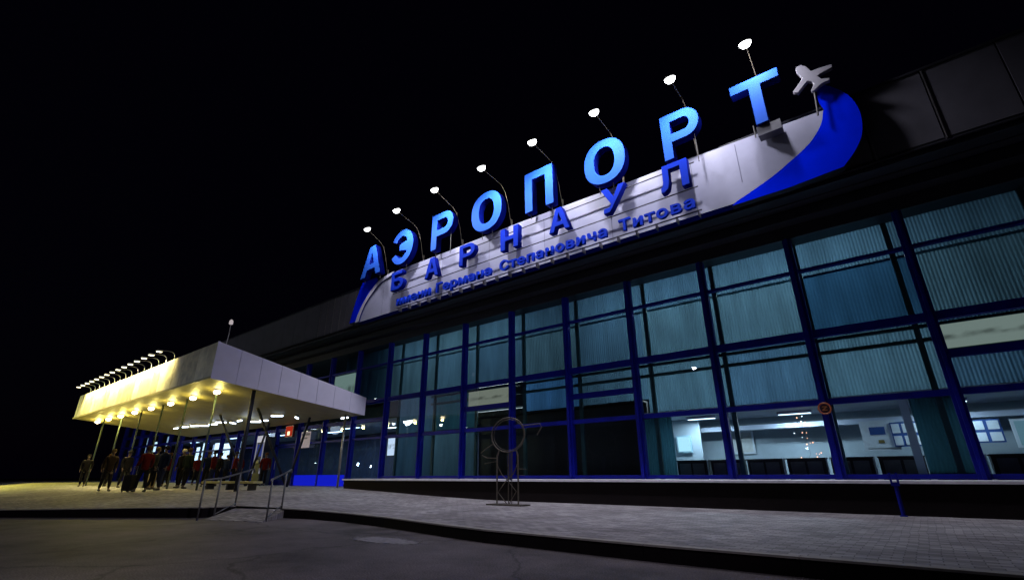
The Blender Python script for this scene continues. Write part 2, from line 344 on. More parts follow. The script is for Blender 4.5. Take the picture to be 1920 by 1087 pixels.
# ------------------------------------------------------------------ terminal building
B = empty('terminal_building', (0, 0, 0), label='long glazed airport terminal with blue window frames and dark overhanging roof band', cat='building')
MX = [3.40, .92, -1.50, -3.88, -6.30, -8.75, -11.25, -13.75, -16.22, -18.72, -21.22, -23.7, -26.2, -28.7, -31.2, -33.7, -36.2, -38.7, -41.2, -43.7, -46.2, -48.7, -51.2, -53.7, -56.2, -58.7]
MX = [8.3, 5.85]+MX           # MX[3] is the mullion right of the round sign
ZT = dict(base=.85, t4=2.585, t35=3.40, t3=4.27, t2=6.0, top=6.95)
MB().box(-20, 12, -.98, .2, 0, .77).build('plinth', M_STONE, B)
MB().box(-20.05, 12, -1.06, -.02, .772, .835).build('ledge', M_LEDGE, B, bevel=.008)
MB().box(-59, 12, -.12, .5, 6.96, 7.62).build('lintel_beam', M_DARK, B)
sf = MB()
for k in range(6):
    y0 = -1.62+k*.25
    sf.box(-59, 12, y0, y0+.235, 7.60-.02*(k % 2), 7.68)
sf.box(-59, 12, -.55, -.14, 7.30, 7.57).box(-59, 12, -1.55, -1.40, 7.48, 7.57)
sf.build('soffit', M_DARK, B)
MB().box(-59, 12, -1.52, 0, 7.69, 9.42).box(-59, 12, .0, 14, 7.69, 9.3).build('roof_block', M_DARK, B)
px = 12.0
pw = 1.25
while px > -59:
    MB().box(px-pw+.012, px-.012, -1.62, -1.525, 7.64, 9.5).build('fascia_panel', M_FASC, B, bevel=.006)
    px -= pw
for x in (2.02, .8, -19.75, -20.98, -21.6, -22.2, -22.86, 4.5):
    MB().box(x-.012, x+.012, -1.65, -1.621, 7.64, 9.5).build('fascia_trim', M_TRIM, B)
MB().box(-59, 12, -1.66, -1.4, 9.501, 9.56).build('roof_capping', M_DARK, B)
MB().box(-59, 12, 9, 9.3, 0, 7.6).build('rear_wall', M_NAVY, B)
MB().box(-59.2, -59, -.1, 9, 0, 9.3).build('end_wall', M_DARK, B)
MB().box(-20, 12, .2, 9, .6, .82).box(-59, -20, .02, 9, .3, .49).build('hall_floor', mat('hall_floor_tile', (.06, .065, .07), .3, var=.2), B)
MB().box(-59, 12, .5, 9, 7.3, 7.45).build('hall_ceiling', M_NAVY, B)
# mullions (each a part, the slim inner steel post behind it a part too)
for i, x in enumerate(MX):
    z0 = .836 if x > -20 else .49
    mm = MB().box(x-.10, x+.10, -.10, .08, z0, 6.955).box(x-.035, x+.035, -.17, -.102, z0, 6.955)
    mm.build('mullion', M_BLUE, B, bevel=.006)
for x in (3.15, .63, -1.44, -3.74, -6.0, -8.62, -11.06, -13.51, -16.0, -18.45):
    MB().box(x-.06, x+.06, .46, .54, .83, 7.2).build('inner_post', M_DKIN, B)
def hbar(x0, x1, z, h, y0=-.07, y1=.07, mt=M_BLUE, name='transom'):
    return MB().box(x0+.102, x1-.102, y0, y1, z-h/2, z+h/2).build(name, mt, B, bevel=.004)
BAY = list(zip(MX[1:], MX[:-1]))
def bay_of(x): return [i for i, (a, b) in enumerate(BAY) if a < x < b][0]
for i, (x0, x1) in enumerate(BAY):
    left = x0 < -20.5
    hbar(x0, x1, ZT['t2'], .085)
    hbar(x0, x1, ZT['t3'], .20)
    hbar(x0, x1, ZT['t4'], .13 if not left else .09)
    hbar(x0, x1, .90 if not left else .55, .10)
    if x0 > -1 and x1 > 1 or i in (bay_of(-7.5), bay_of(-12.5)) or left: hbar(x0, x1, ZT['t35'], .17)
    # inner pair of steel rails seen through the glass
    if -16.5 < x0 and x1 < 9:
        MB().box(x0-.05, x1+.05, .50, .58, 3.83, 3.92).build('inner_rail', M_DKIN, B)
        MB().box(x0-.05, x1+.05, .50, .58, 4.16, 4.24).build('inner_rail', M_DKIN, B)
# glass panes: one sheet per opening
def pane(x0, x1, z0, z1, mt=G_CLEAR):
    return MB().box(x0+.103, x1-.103, -.012, .0, z0, z1).build('window_pane', mt, B)
for i, (x0, x1) in enumerate(BAY):
    left = x0 < -20.5
    if x0 > -19.5 or not left:
        pane(x0, x1, 6.045, 6.955); pane(x0, x1, 4.372, 5.955)
        pane(x0, x1, 2.652, 4.168); pane(x0, x1, .952, 2.518)
    else:
        pane(x0, x1, 6.045, 6.955, G_DARK); pane(x0, x1, 4.372, 5.955, G_DARK)
        pane(x0, x1, 2.632, 4.168, G_DARK); pane(x0, x1, .602, 2.538, G_DARK)

# blinds: pleated, hung just behind the glass, one per opening
rnd = random.Random(3)
ORD = {}
def blind(x0, x1, z0, z1, mt, label, group='pleated blinds in the terminal windows', y=.80, amp=.013, pitch=.075, name='window_blind', cat='blind'):
    b = MB(); n = max(2, int((x1-x0)/pitch)*2); vs = []
    top = []; bot = []
    for k in range(n+1):
        x = x0+(x1-x0)*k/n; yy = y+(amp if k % 2 else -amp)*rnd.uniform(.6, 1.1)
        bot.append(b.bm.verts.new((x, yy, z0+rnd.uniform(0, .01)))); top.append(b.bm.verts.new((x, yy, z1)))
    for k in range(n): b.bm.faces.new((bot[k], bot[k+1], top[k+1], top[k]))
    b.box(x0, x1, y-.03, y+.03, z1+.002, z1+.04)
    o = b.build(name, mt)
    return tag(o, label, cat, group)
ROWN = {'top': 'top row of windows', 'mid': 'tall second row of windows', 'low': 'third row of windows', 'bot': 'bottom row of windows'}
ORDN = ['', 'second', 'third', 'fourth', 'fifth', 'sixth', 'seventh', 'eighth', 'ninth', 'tenth', 'eleventh', 'twelfth', 'thirteenth', 'fourteenth', 'fifteenth']
bi = -1
for i, (x0, x1) in enumerate(BAY):
    if x1 > 6 : continue
    if x0 < -24: continue
    bi += 1
    pos = ('bay at the right edge' if bi == 0 else f'{ORDN[bi]} bay from the right edge')
    a, b_ = x0+.0, x1-.0
    A_ = bay_of(0)
    mt = lambda: rnd.choice(B_TEAL)
    blind(a, b_, 6.12, 7.18, mt(), f'short teal blind in the top row, {pos}')
    deep = (i == A_)
    blind(a, b_, 4.42, 6.06, DEEP_REFL if deep else mt(), ('smooth deep blue reflection sheet' if deep else 'tall teal pleated blind')+f' in the second row, {pos}', amp=.004 if deep else .013)
    if x0 > -6.4:
        blind(a, b_, 2.78, 4.36, mt(), f'teal pleated blind in the third row, {pos}')
    elif x0 > -11.4:
        blind(a, b_, 3.20, 4.36, B_SKYB if x0 < -9 else mt(), ('bright sky blue' if x0 < -9 else 'pale teal')+f' raised blind in the third row, {pos}', amp=.012)
    elif x0 < -13.9 and x0 > -19:
        blind(a, b_, 2.78, 4.36, rnd.choice([B_CURT, B_TEAL[1]]), f'dim teal blind in the third row, {pos}')
        blind(a, b_-.9*(x0 > -16), .86, 2.62, mt(), f'floor length teal curtain in the bottom row, {pos}', cat='curtain', name='window_curtain')
blind(-6.62, -5.62, .86, 2.68, B_CURT, 'narrow dark teal curtain at the left end of the lit bottom windows', y=.74, group='curtains in the lit room', cat='curtain', name='window_curtain')
blind(.10, 1.0, .86, 2.68, B_CURT, 'wide dark teal curtain beside the pale interior column', group='curtains in the lit room', cat='curtain', name='window_curtain')
# lit frosted panels in the facade
def lit_panel(x0, x1, z0, z1, mt, label):
    r = empty('window_banner', ((x0+x1)/2, .12, z0), label=label, cat='banner')
    MB().box(x0-(x0+x1)/2, x1-(x0+x1)/2, 0, .05, 0, z1-z0).build('panel_face', mt, r)
    MB().box(x0-(x0+x1)/2-.02, x1-(x0+x1)/2+.02, .052, .10, -.03, z1-z0+.03).build('backing', M_DKIN, r)
lit_panel(.99, 3.3, 3.55, 4.08, smudged_light('lit_cream_panel', (.40, .47, .41), .45, (1.6, 1, 3)), 'long pale lit panel with dark smudges in the rightmost windows')
lit_panel(-13.6, -11.36, 3.52, 4.08, smudged_light('lit_yellow_panel', (.42, .43, .34), .42, (1.2, 1, 3)), 'small yellowish lit panel in the middle of the glazed wall')
lit_panel(-23.6, -21.33, 4.4, 5.93, smudged_light('lit_green_panel', (.42, .48, .36), .6, (3, 1, .2)), 'tall pale green lit panel just above the white end of the canopy')

# dark sheet added behind the bottom centre windows to keep them black
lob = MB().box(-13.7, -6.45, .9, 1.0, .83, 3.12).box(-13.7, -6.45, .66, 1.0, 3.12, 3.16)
lob.build('lobby_dark_sheet', M_BLACKG, B)
# lit room behind the right-hand bottom windows
rm = MB().box(-6.45, 9, 4.0, 4.1, .82, 2.7).box(-6.7, -6.62, .9, 4.0, .82, 2.7).box(8.9, 9, .45, 4, .82, 2.7)
rm.build('room_wall', M_WALLIN, B)
MB().box(-6.45, 9, .66, 4.1, 2.702, 2.76).build('room_ceiling', M_CEIL, B)
MB().box(-.1, .06, .44, .49, .83, 2.69).build('room_column', mat('pale_column', (.55, .68, .8), .5), B)
MB().box(-6.4, -5.5, 2.8, 2.86, .83, 2.69).build('room_partition', M_WALLIN, B)
MB().box(-6.2, 9, 3.2, 3.5, 2.28, 2.42).build('ceiling_bulkhead', mat('bulkhead_paint', (.5, .6, .75), .6), B)

def ceiling_lamp(x, y, label, e, colr=(.75, .88, 1.0), w_=.9):
    r = empty('ceiling_lamp', (x, y, 2.68), label=label, cat='ceiling lamp', group='ceiling lamps in the lit room')
    MB().box(-w_/2, w_/2, -.09, .09, -.06, .018).build('lamp_housing', M_SIGNW, r)
    MB().box(-w_/2+.03, w_/2-.03, -.07, .07, -.075, -.062).build('diffuser', emis('tube_cool', (.7, .88, 1), 3.0), r)
    light('lamp_light', 'AREA', (0, 0, -.09), e, colr, parent=r, shape='RECTANGLE', size=w_, size_y=.15)
ceiling_lamp(-2.6, 2.6, 'ceiling lamp glowing behind the window left of the round sign', 55)
ceiling_lamp(-5.2, 2.2, 'ceiling lamp in the leftmost lit window', 60)
ceiling_lamp(.8, 2.4, 'ceiling lamp behind the curtain beside the column', 26)
ceiling_lamp(3.4, 2.4, 'ceiling lamp in the rightmost lit window', 20)

def board(x, z, w_, h_, frame, face, label, papers=None, y=3.9, cat='notice board'):
    r = empty('notice_board', (x, y, z), label=label, cat=cat)
    MB().box(-w_/2, w_/2, .03, .07, -h_/2, h_/2).build('board_panel', frame, r)
    if papers:
        nx, nz = papers
        for a in range(nx):
            for b in range(nz):
                cw, ch = w_/nx, h_/nz; cx0 = -w_/2+cw*(a+.5); cz0 = -h_/2+ch*(b+.5)
                MB().box(cx0-cw*.38, cx0+cw*.38, .018, .027, cz0-ch*.38, cz0+ch*.38).build('paper_sheet', face, r)
    else:
        MB().box(-w_*.42, w_*.42, .018, .027, -h_*.42, h_*.42).build('board_face', face, r)
    return r
M_PAPER = mat('poster_paper', (.6, .7, .78), .7, var=.12, vscale=4)
M_POSTB = mat('poster_blue', (.02, .08, .3), .6, var=.2)
wb = board(-.72, 1.93, .8, .78, M_PAPER, M_PAPER, 'white notice board with a small blue picture on the room wall', y=2.9)
MB().box(-.20, .15, .008, .0165, .02, .22).build('picture', M_POSTB, wb)
MB().box(-.05, .08, .008, .0165, -.2, -.12).build('picture', mat('poster_ochre', (.2, .16, .05), .6), wb)
board(-.12+.02, 1.93, .78-.1, .62, M_POSTB, M_PAPER, 'blue framed board of six white sheets beside the column', (3, 2), y=2.85)
board(1.45, 1.93, .56, .55, M_POSTB, M_PAPER, 'blue framed board of four white sheets in the rightmost window', (2, 2), y=2.9)
board(2.3, 1.85, .8, .66, M_PAPER, mat('board_teal', (.3, .5, .55), .7), 'pale blank board at the far right edge of the picture', y=2.9)
board(-6.05, 1.9, .5, .55, mat('board_frame_pale', (.3, .5, .6), .6), emis('lit_screen', (.5, .85, 1), 1.1), 'bright glowing screen in the leftmost lit window', y=2.7, cat='screen')
board(-4.5, 1.95, .7, .75, M_PAPER, mat('faded_poster', (.5, .55, .55), .7, var=.3), 'large faded poster beside the first blue post of the lit room', y=3.9)
M_CAB = mat('dark_cabinet', (.02, .02, .026), .5, var=.4, vscale=3)
M_CABP = mat('cabinet_panel', (.22, .20, .20), .5, var=.4, vscale=2)
# row of low cabinets standing at the window
cab0 = empty('low_cabinet', (-5.2, 1.2, .82), label='', cat='cabinet', group='low dark cabinets along the lit windows')
MB().box(-.44, .44, 0, .4, 0, .50).build('carcass', M_CAB, cab0, bevel=.01)
MB().box(-.36, -.03, -.02, -.002, .06, .44).build('door', M_CABP, cab0); MB().box(.03, .36, -.02, -.002, .06, .44).build('door', M_CABP, cab0)
MB().box(-.46, .46, -.03, .42, .502, .53).build('cabinet_top', M_CAB, cab0)
MB().box(.465, .49, -.04, -.01, 0, .54).build('edge_strip', mat('strip_metal', (.7, .75, .8), .3, metal=.4), cab0)
CL = ['low dark cabinet in the leftmost lit window, under the glowing screen', 'low dark cabinet under the faded poster', 'low dark cabinet right of the first blue post', 'low dark cabinet just left of the glowing points',
      'low dark cabinet just right of the glowing points', 'low dark cabinet under the white notice board', 'low dark cabinet under the six sheet board', 'low dark cabinet right of the pale column', 'low dark cabinet under the four sheet board', 'low dark cabinet at the right edge of the picture']
for k, (x, l) in enumerate(zip([-5.35, -4.35, -3.35, -3.0+.9*0+.65, -1.35, -.35+.0, .65, 1.65, 2.65, 3.65], CL)):
    c = cab0 if k == 0 else copy_tree(cab0)
    c.location = (x if k < 3 else [-2.35, -1.35, -.35, .65, 1.65, 2.65, 3.65][k-3], 1.2, .82); c['label'] = l
# scattered small glowing points around a thin hanging cord
tr = empty('glow_points', (-2.35, 2.0, 2.70), label='scattered small white and orange glowing points behind the glass', cat='garland')
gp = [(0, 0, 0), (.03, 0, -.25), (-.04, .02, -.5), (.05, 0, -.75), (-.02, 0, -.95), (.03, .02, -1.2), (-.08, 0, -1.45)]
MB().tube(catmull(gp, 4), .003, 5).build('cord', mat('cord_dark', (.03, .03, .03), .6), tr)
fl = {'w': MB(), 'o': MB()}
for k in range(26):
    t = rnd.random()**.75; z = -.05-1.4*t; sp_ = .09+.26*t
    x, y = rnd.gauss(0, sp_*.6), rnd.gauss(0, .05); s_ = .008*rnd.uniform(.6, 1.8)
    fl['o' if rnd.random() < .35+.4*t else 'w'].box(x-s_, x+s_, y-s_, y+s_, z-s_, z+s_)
fl['w'].build('white_lights', emis('point_white', (.85, .93, 1), 7), tr); fl['o'].build('orange_lights', emis('point_orange', (1, .42, .22), 4), tr)

# hall lights behind the blinds (strip lamps under the hall ceiling)
for (x, z, e, l) in ((-4, 6.9, 210, 'upper hall strip lamp behind the right-hand blinds'), (-15, 6.9, 150, 'upper hall strip lamp behind the left-hand blinds'), (6, 6.9, 30, 'upper hall strip lamp behind the rightmost blinds'),
                    (-3, 3.6, 110, 'lower hall strip lamp behind the right-hand blinds'), (-16, 3.6, 60, 'lower hall strip lamp behind the left-hand blinds')):
    r = empty('strip_lamp', (x, 2.6, z), label=l, cat='strip lamp', group='strip lamps in the hall')
    MB().box(-4.5, 4.5, -.06, .06, .04, .12).build('lamp_housing', M_STEEL, r)
    light('lamp_light', 'AREA', (0, 0, 0), e, (.85, .95, 1), parent=r, shape='RECTANGLE', size=9, size_y=.3, rot=(R(-42) if z > 5 else R(-62), 0, 0))

# round sign on the mullion
rs = empty('round_sign', (-1.50, -.19, 2.42), label='small round orange-red warning sign fixed to a blue window post', cat='sign')
mtx = Matrix.Rotation(R(90), 4, 'X')
MB().lathe([(.10, 0), (.10, .012)], (0, 0, 0), 28, mtx).build('sign_disc', mat('sign_dark', (.05, .02, .03), .4), rs)
MB().tube([(.125*math.cos(k*math.pi/16), -.012, .125*math.sin(k*math.pi/16)) for k in range(32)], .022, 6, closed=True).build('sign_ring', mat('sign_red', (.55, .13, .04), .4), rs)
MB().box(-.07, .07, -.022, -.014, -.012, .012, Matrix.Rotation(R(-40), 4, 'Y')).box(-.05, .05, -.03, -.023, .03, .05).box(-.05, .05, -.03, -.023, -.05, -.03).build('sign_bar', mat('sign_orange', (.5, .2, .08), .4), rs)

# ------------------------------------------------------------------ sign banner on the roof band
SG = empty('sign_banner', (0, 0, 0), label='long white curved sign board with blue tail and blue crescent on the roof band', cat='sign board')
topc = catmull([(.1, 9.2), (-2.2, 9.28), (-5.9, 9.34), (-9.6, 9.42), (-13.3, 9.40), (-16.2, 9.42), (-17.27, 9.26), (-17.85, 8.93), (-18.38, 8.42), (-18.7, 7.95), (-18.88, 7.56)], 6)
innerc = catmull([(-2.26, 7.49), (-1.35, 7.85), (-.77, 8.16), (-.33, 8.45), (-.02, 8.83), (.1, 9.2)], 6)
outline('board_face', [topc[:-1]+[(-18.86, 7.54), (-3.1, 7.50)]+innerc[:-1]], .3, -2.0, [M_SIGNW, M_LETS], SG)
arc = catmull([(-16.3, 9.43), (-17.27, 9.27), (-17.86, 8.94), (-18.39, 8.43), (-18.71, 7.96), (-18.9, 7.55)], 6)
arc2 = catmull([(-18.62, 7.55), (-18.48, 7.93), (-18.2, 8.36), (-17.7, 8.80), (-17.2, 9.1), (-16.3, 9.30)], 6)
outline('edging', [arc+arc2], .06, -2.064, [M_SIGNW2, M_LETS], SG)
outer = catmull([(.12, 9.2), (.06, 9.55), (.15, 9.94), (.36, 9.78), (.6, 9.43), (.72, 9.08), (.75, 8.66), (.66, 8.2), (.46, 7.85), (.17, 7.54)], 6)
outline('blue_crescent', [outer+[(-.95, 7.45), (-2.3, 7.44)]+innerc[1:-1]], .22, -2.01, [M_SIGNB, M_DARK], SG)
tail_o = catmull([(-18.72, 9.5), (-18.98, 8.95), (-19.22, 8.3), (-19.42, 7.62)], 6)
tail_i = catmull([(-18.93, 7.62), (-18.74, 7.98), (-18.42, 8.45), (-17.9, 8.97), (-17.5, 9.3), (-17.65, 9.5)], 6)
outline('blue_tail', [tail_o+tail_i], .36, -2.02, [M_SIGNB, M_DARK], SG)
for x in (-1.95, -3.15, -5.7, -8.2, -10.7, -13.2, -15.7, -17.0):
    zt = 9.2 if x < -1 else 9.0; zb = 7.53 if x < -2.1 else 8.0
    if x < -17.5: zt = 8.6
    MB().box(x-.008, x+.008, -2.006, -2.001, zb+.02, zt).build('panel_seam', mat('seam_grey', (.19, .19, .27), .8), SG)  # thin dark joint strips between the board panels
LR = empty('letter_rack', (0, 0, 0), label='thin dark horizontal rails carrying the small letters before the white board', cat='sign rack')
for z in (9.02, 8.24): MB().box(-16.05, -3.0, -2.20, -2.17, z-.012, z+.012).build('rail', M_DARK, LR)
MB().box(-15.7, -3.0, -2.20, -2.17, 7.50, 7.53).build('rail', M_DARK, LR)
for k in range(22):
    x = -15.6+k*.595
    MB().box(x-.012, x+.012, -2.168, -2.0, 7.38, 7.56).build('bracket', M_TRIM, LR)

def bez(P, n=7):       # helper for round glyph loops
    return catmull(P, n, closed=True)
def ell(cx, cy, rx, ry, n=36, p=2.25):
    o = []
    for k in range(n):
        a = 2*math.pi*k/n; c, s = math.cos(a), math.sin(a)
        o.append((cx+rx*math.copysign(abs(c)**(2/p), c), cy+ry*math.copysign(abs(s)**(2/p), s)))
    return o
def arcp(cx, cy, rx, ry, a0, a1, n=14): return [(cx+rx*math.cos(R(a0+(a1-a0)*k/n)), cy+ry*math.sin(R(a0+(a1-a0)*k/n))) for k in range(n+1)]
G = {}
G['А'] = [[(0, 0), (.24, 0), (.31, .22), (.69, .22), (.76, 0), (1, 0), (.635, 1), (.365, 1)], [(.375, .40), (.5, .78), (.625, .40)]]
G['Р'] = [[(0, 0), (.25, 0), (.25, .36)]+arcp(.62, .68, .38, .32, -90, 90)+[(0, 1)], [(.25, .54)]+arcp(.60, .68, .15, .14, -90, 90)+[(.25, .82)]]
G['О'] = [ell(.5, .5, .5, .515), ell(.5, .5, .25, .33)]
G['П'] = [[(0, 0), (.27, 0), (.27, .80), (.73, .80), (.73, 0), (1, 0), (1, 1), (0, 1)]]
G['Т'] = [[(.375, 0), (.625, 0), (.625, .81), (1, .81), (1, 1), (0, 1), (0, .81), (.375, .81)]]
G['Э'] = [arcp(.45, .5, .55, .515, 150, -150, 26)+[(.16, .33)]+arcp(.44, .5, .30, .325, -140, -28, 8)+[(.34, .41), (.34, .59)]+arcp(.44, .5, .30, .325, 28, 140, 8)[0:]+[(.16, .67)]]
G['Б'] = [[(0, 0), (.58, 0)]+arcp(.60, .315, .40, .315, -90, 90)+[(.25, .63), (.25, .81), (.88, .81), (.88, 1), (0, 1)], [(.25, .18)]+arcp(.58, .315, .17, .135, -90, 90)+[(.25, .45)]]
G['Н'] = [[(0, 0), (.27, 0), (.27, .40), (.73, .40), (.73, 0), (1, 0), (1, 1), (.73, 1), (.73, .60), (.27, .60), (.27, 1), (0, 1)]]
G['У'] = [[(.06, 0), (.30, 0), (.40, .10), (1, 1), (.73, 1), (.51, .58), (.27, 1), (0, 1), (.38, .32), (.30, .2), (.06, .2)]]
G['Л'] = [[(0, 0), (.12, 0), (.26, .1), (.32, .35), (.34, .81), (.73, .81), (.73, 0), (1, 0), (1, 1), (.12, 1), (.10, .4), (.06, .22), (0, .2)]]
def letter(ch, x, z, w_, h_, yf, depth, face, side, label, group, legs, cat='sign letter'):
    r = empty('sign_letter', (x, yf+depth, z), label=label, cat=cat, group=group)
    loops = [[(px*w_, py*h_) for (px, py) in L] for L in G[ch]]
    fo = outline('letter_body', loops, depth, -depth, [face, side], r, bevel=.012)
    for (lx, y0, z0, z1) in legs:
        MB().tube([(lx, y0, z0), (lx, y0, z1)], .015, 6).build('support_leg', mat('leg_bronze', (.07, .065, .06), .6, var=.2), r)
    return r
BIG = [('А', -18.3, 9.42, 1.5, 1.5), ('Э', -16.0, 9.40, 1.35, 1.60), ('Р', -13.5, 9.40, 1.25, 1.58), ('О', -11.25, 9.37, 1.5, 1.58), ('П', -8.68, 9.37, 1.18, 1.56), ('О', -6.28, 9.33, 1.42, 1.55), ('Р', -3.70, 9.22, 1.08, 1.50), ('Т', -1.74, 9.22, 1.17, 1.45)]
NB = ['first', 'second', 'third', 'fourth', 'fifth', 'sixth', 'seventh', 'last']
for k, (ch, x, z, w_, h_) in enumerate(BIG):
    lg = [(w_*.3, -.12, -.25, .12), (w_*.62, -.12, -.25, .12)] if ch in 'АЭОТП' else [(w_*.12, -.12, -.25, .1), (w_*.8, -.12, -.3, h_*.42)]
    if ch == 'А': lg = [(w_*.12, -.12, -.2, .1), (w_*.88, -.12, -.2, .1)]
    if ch == 'П': lg = [(w_*.13, -.12, -.2, .1), (w_*.87, -.12, -.2, .1)]
    letter(ch, x, z, w_, h_, -2.42, .26, M_LET, M_LETS, f'tall glowing blue letter {ch}, {NB[k]} letter of the upper row', 'tall blue letters above the sign board', lg)
# grey mounting box under the last letter
MB().box(-1.32, -.78, -2.36, -2.08, 8.93, 9.2).build('mounting_box', mat('box_grey', (.10, .10, .12), .5, var=.1), [o for o in bpy.data.objects if o.name.startswith('sign_letter')][-1]).matrix_parent_inverse = Matrix.Translation((1.74, 2.16, -9.22))
SM = [('Б', -15.95), ('А', -13.80), ('Р', -11.86), ('Н', -9.82), ('А', -7.74), ('У', -5.78), ('Л', -3.93)]
for k, (ch, x) in enumerate(SM):
    letter(ch, x, 8.27, .80, .84, -2.40, .20, M_LET2, M_LETS, f'smaller blue letter {ch}, {NB[k] if k < 6 else "last"} letter of the lower row', 'smaller blue letters before the white board', [])
# fine lettering line
def text_mesh(body, size, depth, xw, loc, mt, name, parent=None, spacing=1.0, off=.012):
    c = bpy.data.curves.new('t', 'FONT'); c.body = body; c.size = size; c.extrude = depth/2; c.offset = off; c.space_character = spacing; c.resolution_u = 3
    t = bpy.data.objects.new('t', c); col.objects.link(t)
    me = bpy.data.meshes.new_from_object(t.evaluated_get(bpy.context.evaluated_depsgraph_get())); bpy.data.objects.remove(t)
    xsv = [v.co.x for v in me.vertices]; wd = max(xsv)-min(xsv); x0 = min(xsv)
    me.transform(Matrix.Translation(loc) @ Matrix.Rotation(R(90), 4, 'X') @ Matrix.Scale(xw/wd, 4, (1, 0, 0)) @ Matrix.Translation((-x0, 0, 0)))
    me.materials.clear(); me.materials.append(mt); me.name = name
    o = bpy.data.objects.new(name, me); col.objects.link(o); o.parent = parent
    return o
LW = empty('sign_lettering', (0, 0, 0), label='line of very small blue lettering along the foot of the sign board', cat='sign lettering')
for wd_, x0_, x1_ in (('имени', -15.62, -13.55), ('Германа', -13.2, -10.35), ('Степановича', -9.95, -5.75), ('Титова', -5.35, -3.12)):
    text_mesh(wd_, .50, .10, x1_-x0_, (x0_, -2.26, 7.60), M_LET2, 'word', LW, spacing=1.12)

# airplane emblem
em = empty('airplane_emblem', (0, -2.2, 9.2), label='white airplane silhouette emblem on a pole at the tip of the blue crescent', cat='emblem')
PL = [(-0.18, 10.57), (-0.07, 10.57), (0.02, 10.46), (0.09, 10.27), (0.3, 10.25), (0.52, 10.21), (0.51, 10.12), (0.25, 10.08), (0.19, 10.05), (0.24, 9.93), (0.40, 9.86), (0.39, 9.79), (0.27, 9.80), (0.18, 9.77), (0.03, 9.67), (-0.02, 9.72), (0.07, 9.85), (0.04, 9.98), (-0.04, 10.03), (-0.29, 9.8), (-0.38, 9.89), (-0.19, 10.09), (-0.12, 10.17), (-0.18, 10.34), (-0.21, 10.48)]
outline('airplane_body', [[(x, z-9.2) for x, z in PL]], .10, -.02, mat('emblem_white', (.30, .29, .33), .4), em, bevel=.01)
MB().tube([(-.02, .03, -.2), (.05, .03, .6)], .022, 8).build('pole', MATS['leg_bronze'], em)

# ------------------------------------------------------------------ floodlights over the sign
FL = [(-17.2, -3.08, 11.45), (-14.75, -3.36, 11.38), (-12.4, -3.38, 11.42), (-9.85, -3.45, 11.25), (-7.59, -3.45, 11.25), (-5.3, -3.39, 11.24), (-2.98, -3.3, 11.15), (-1.08, -2.93, 11.43)]
FZ = [9.45]*8
FLN = ['over the letter А at the left end', 'over the letter Э', 'over the first letter Р', 'over the first letter О', 'over the letter П', 'over the second letter О', 'over the second letter Р', 'over the letter Т at the right end']
FE = [200, 560, 620, 640, 640, 640, 520, 380]
for k, (x, y, z) in enumerate(FL):
    r = empty('floodlight', (x, -1.72, 9.5), label=f'{"dim" if k == 0 else "bright white"} floodlight on a slanting pole over the {NB[k]} tall letter', cat='floodlight', group='floodlights above the sign')
    dy, dz = y+1.72, z-9.5
    MB().tube([(0, 0, -.02), (0, -.20, .9), (0, -.38, 1.38), (0, -.62, 1.58), (0, dy*.96, dz*.97+.02)], .013, 8).tube([(0, 0, -.02), (0, 0, .35)], .035, 8).build('pole', mat('pole_bronze', (.09, .075, .05), .6, var=.2), r)
    rot = Matrix.Translation((0, dy, dz)) @ Matrix.Rotation(R(28), 4, 'X')
    MB().lathe([(.03, .10), (.08, .085), (.125, .03), (.13, .004), (.0, .004)], (0, 0, 0), 18, rot).build('lamp_head', M_STEEL, r, smooth=True)
    MB().lathe([(.03, -.15), (.09, -.13), (.14, -.07), (.15, -.01), (.12, .0)], (0, 0, 0), 18, rot).build('lens', emis('flood_lens' if k else 'flood_lens_dim', (.95, .97, 1), 11 if k else 4), r, smooth=True)
    light('flood_light', 'SPOT', (0, dy-.05, dz-.2), FE[k], (.88, .87, 1.0), .16, r, spot_size=R(150), spot_blend=1.0, rot=(R(34), 0, 0))

# ------------------------------------------------------------------ entrance canopy
CX1, CX0 = -19.7, -40.6            # right end, left end
def ctop(y): return 5.68+(4.33-5.68)*(y+7.2)/6.7
def cbot(y): return 4.36+(3.60-4.36)*(y+7.2)/6.7
CN = empty('entrance_canopy', (0, 0, 0), label='wedge-shaped entrance canopy with white right side and floodlit yellow front', cat='canopy')
ys = [-7.2+k*6.7/8 for k in range(9)]
for a, b in zip(ys, ys[1:]):
    MB().hull8([(CX1, a+.008, cbot(a)-.03), (CX1+.04, a+.008, cbot(a)-.03), (CX1+.04, a+.008, ctop(a)+.05), (CX1, a+.008, ctop(a)+.05)],
               [(CX1, b-.008, cbot(b)-.03), (CX1+.04, b-.008, cbot(b)-.03), (CX1+.04, b-.008, ctop(b)+.05), (CX1, b-.008, ctop(b)+.05)]).build('side_panel', M_WHITE, CN)
MB().box(CX0, CX1+.035, -7.29, -7.22, 4.34, 4.42).build('bottom_lip', M_SOFF, CN)
nf = 24
for k in range(nf):
    a = CX0+(CX1-CX0)*k/nf; b = CX0+(CX1-CX0)*(k+1)/nf
    MB().box(a+.012, b-.012, -7.24+.006*((k*7) % 3), -7.205, 4.425, 5.74).build('front_panel', [M_CREAM, M_CREAM2, M_CREAM3][(k*5+k//3) % 3], CN)
MB().box(CX1+.002, CX1+.05, -7.26, -7.195, 4.34, 5.745).build('corner_trim', M_WHITE, CN)
so = MB(); so.hull8([(CX0, -7.2, 4.36), (CX1-.01, -7.2, 4.36), (CX1-.01, -7.2, 4.41), (CX0, -7.2, 4.41)], [(CX0, -.5, 3.60), (CX1-.01, -.5, 3.60), (CX1-.01, -.5, 3.65), (CX0, -.5, 3.65)])
so.build('soffit', M_SOFF, CN)
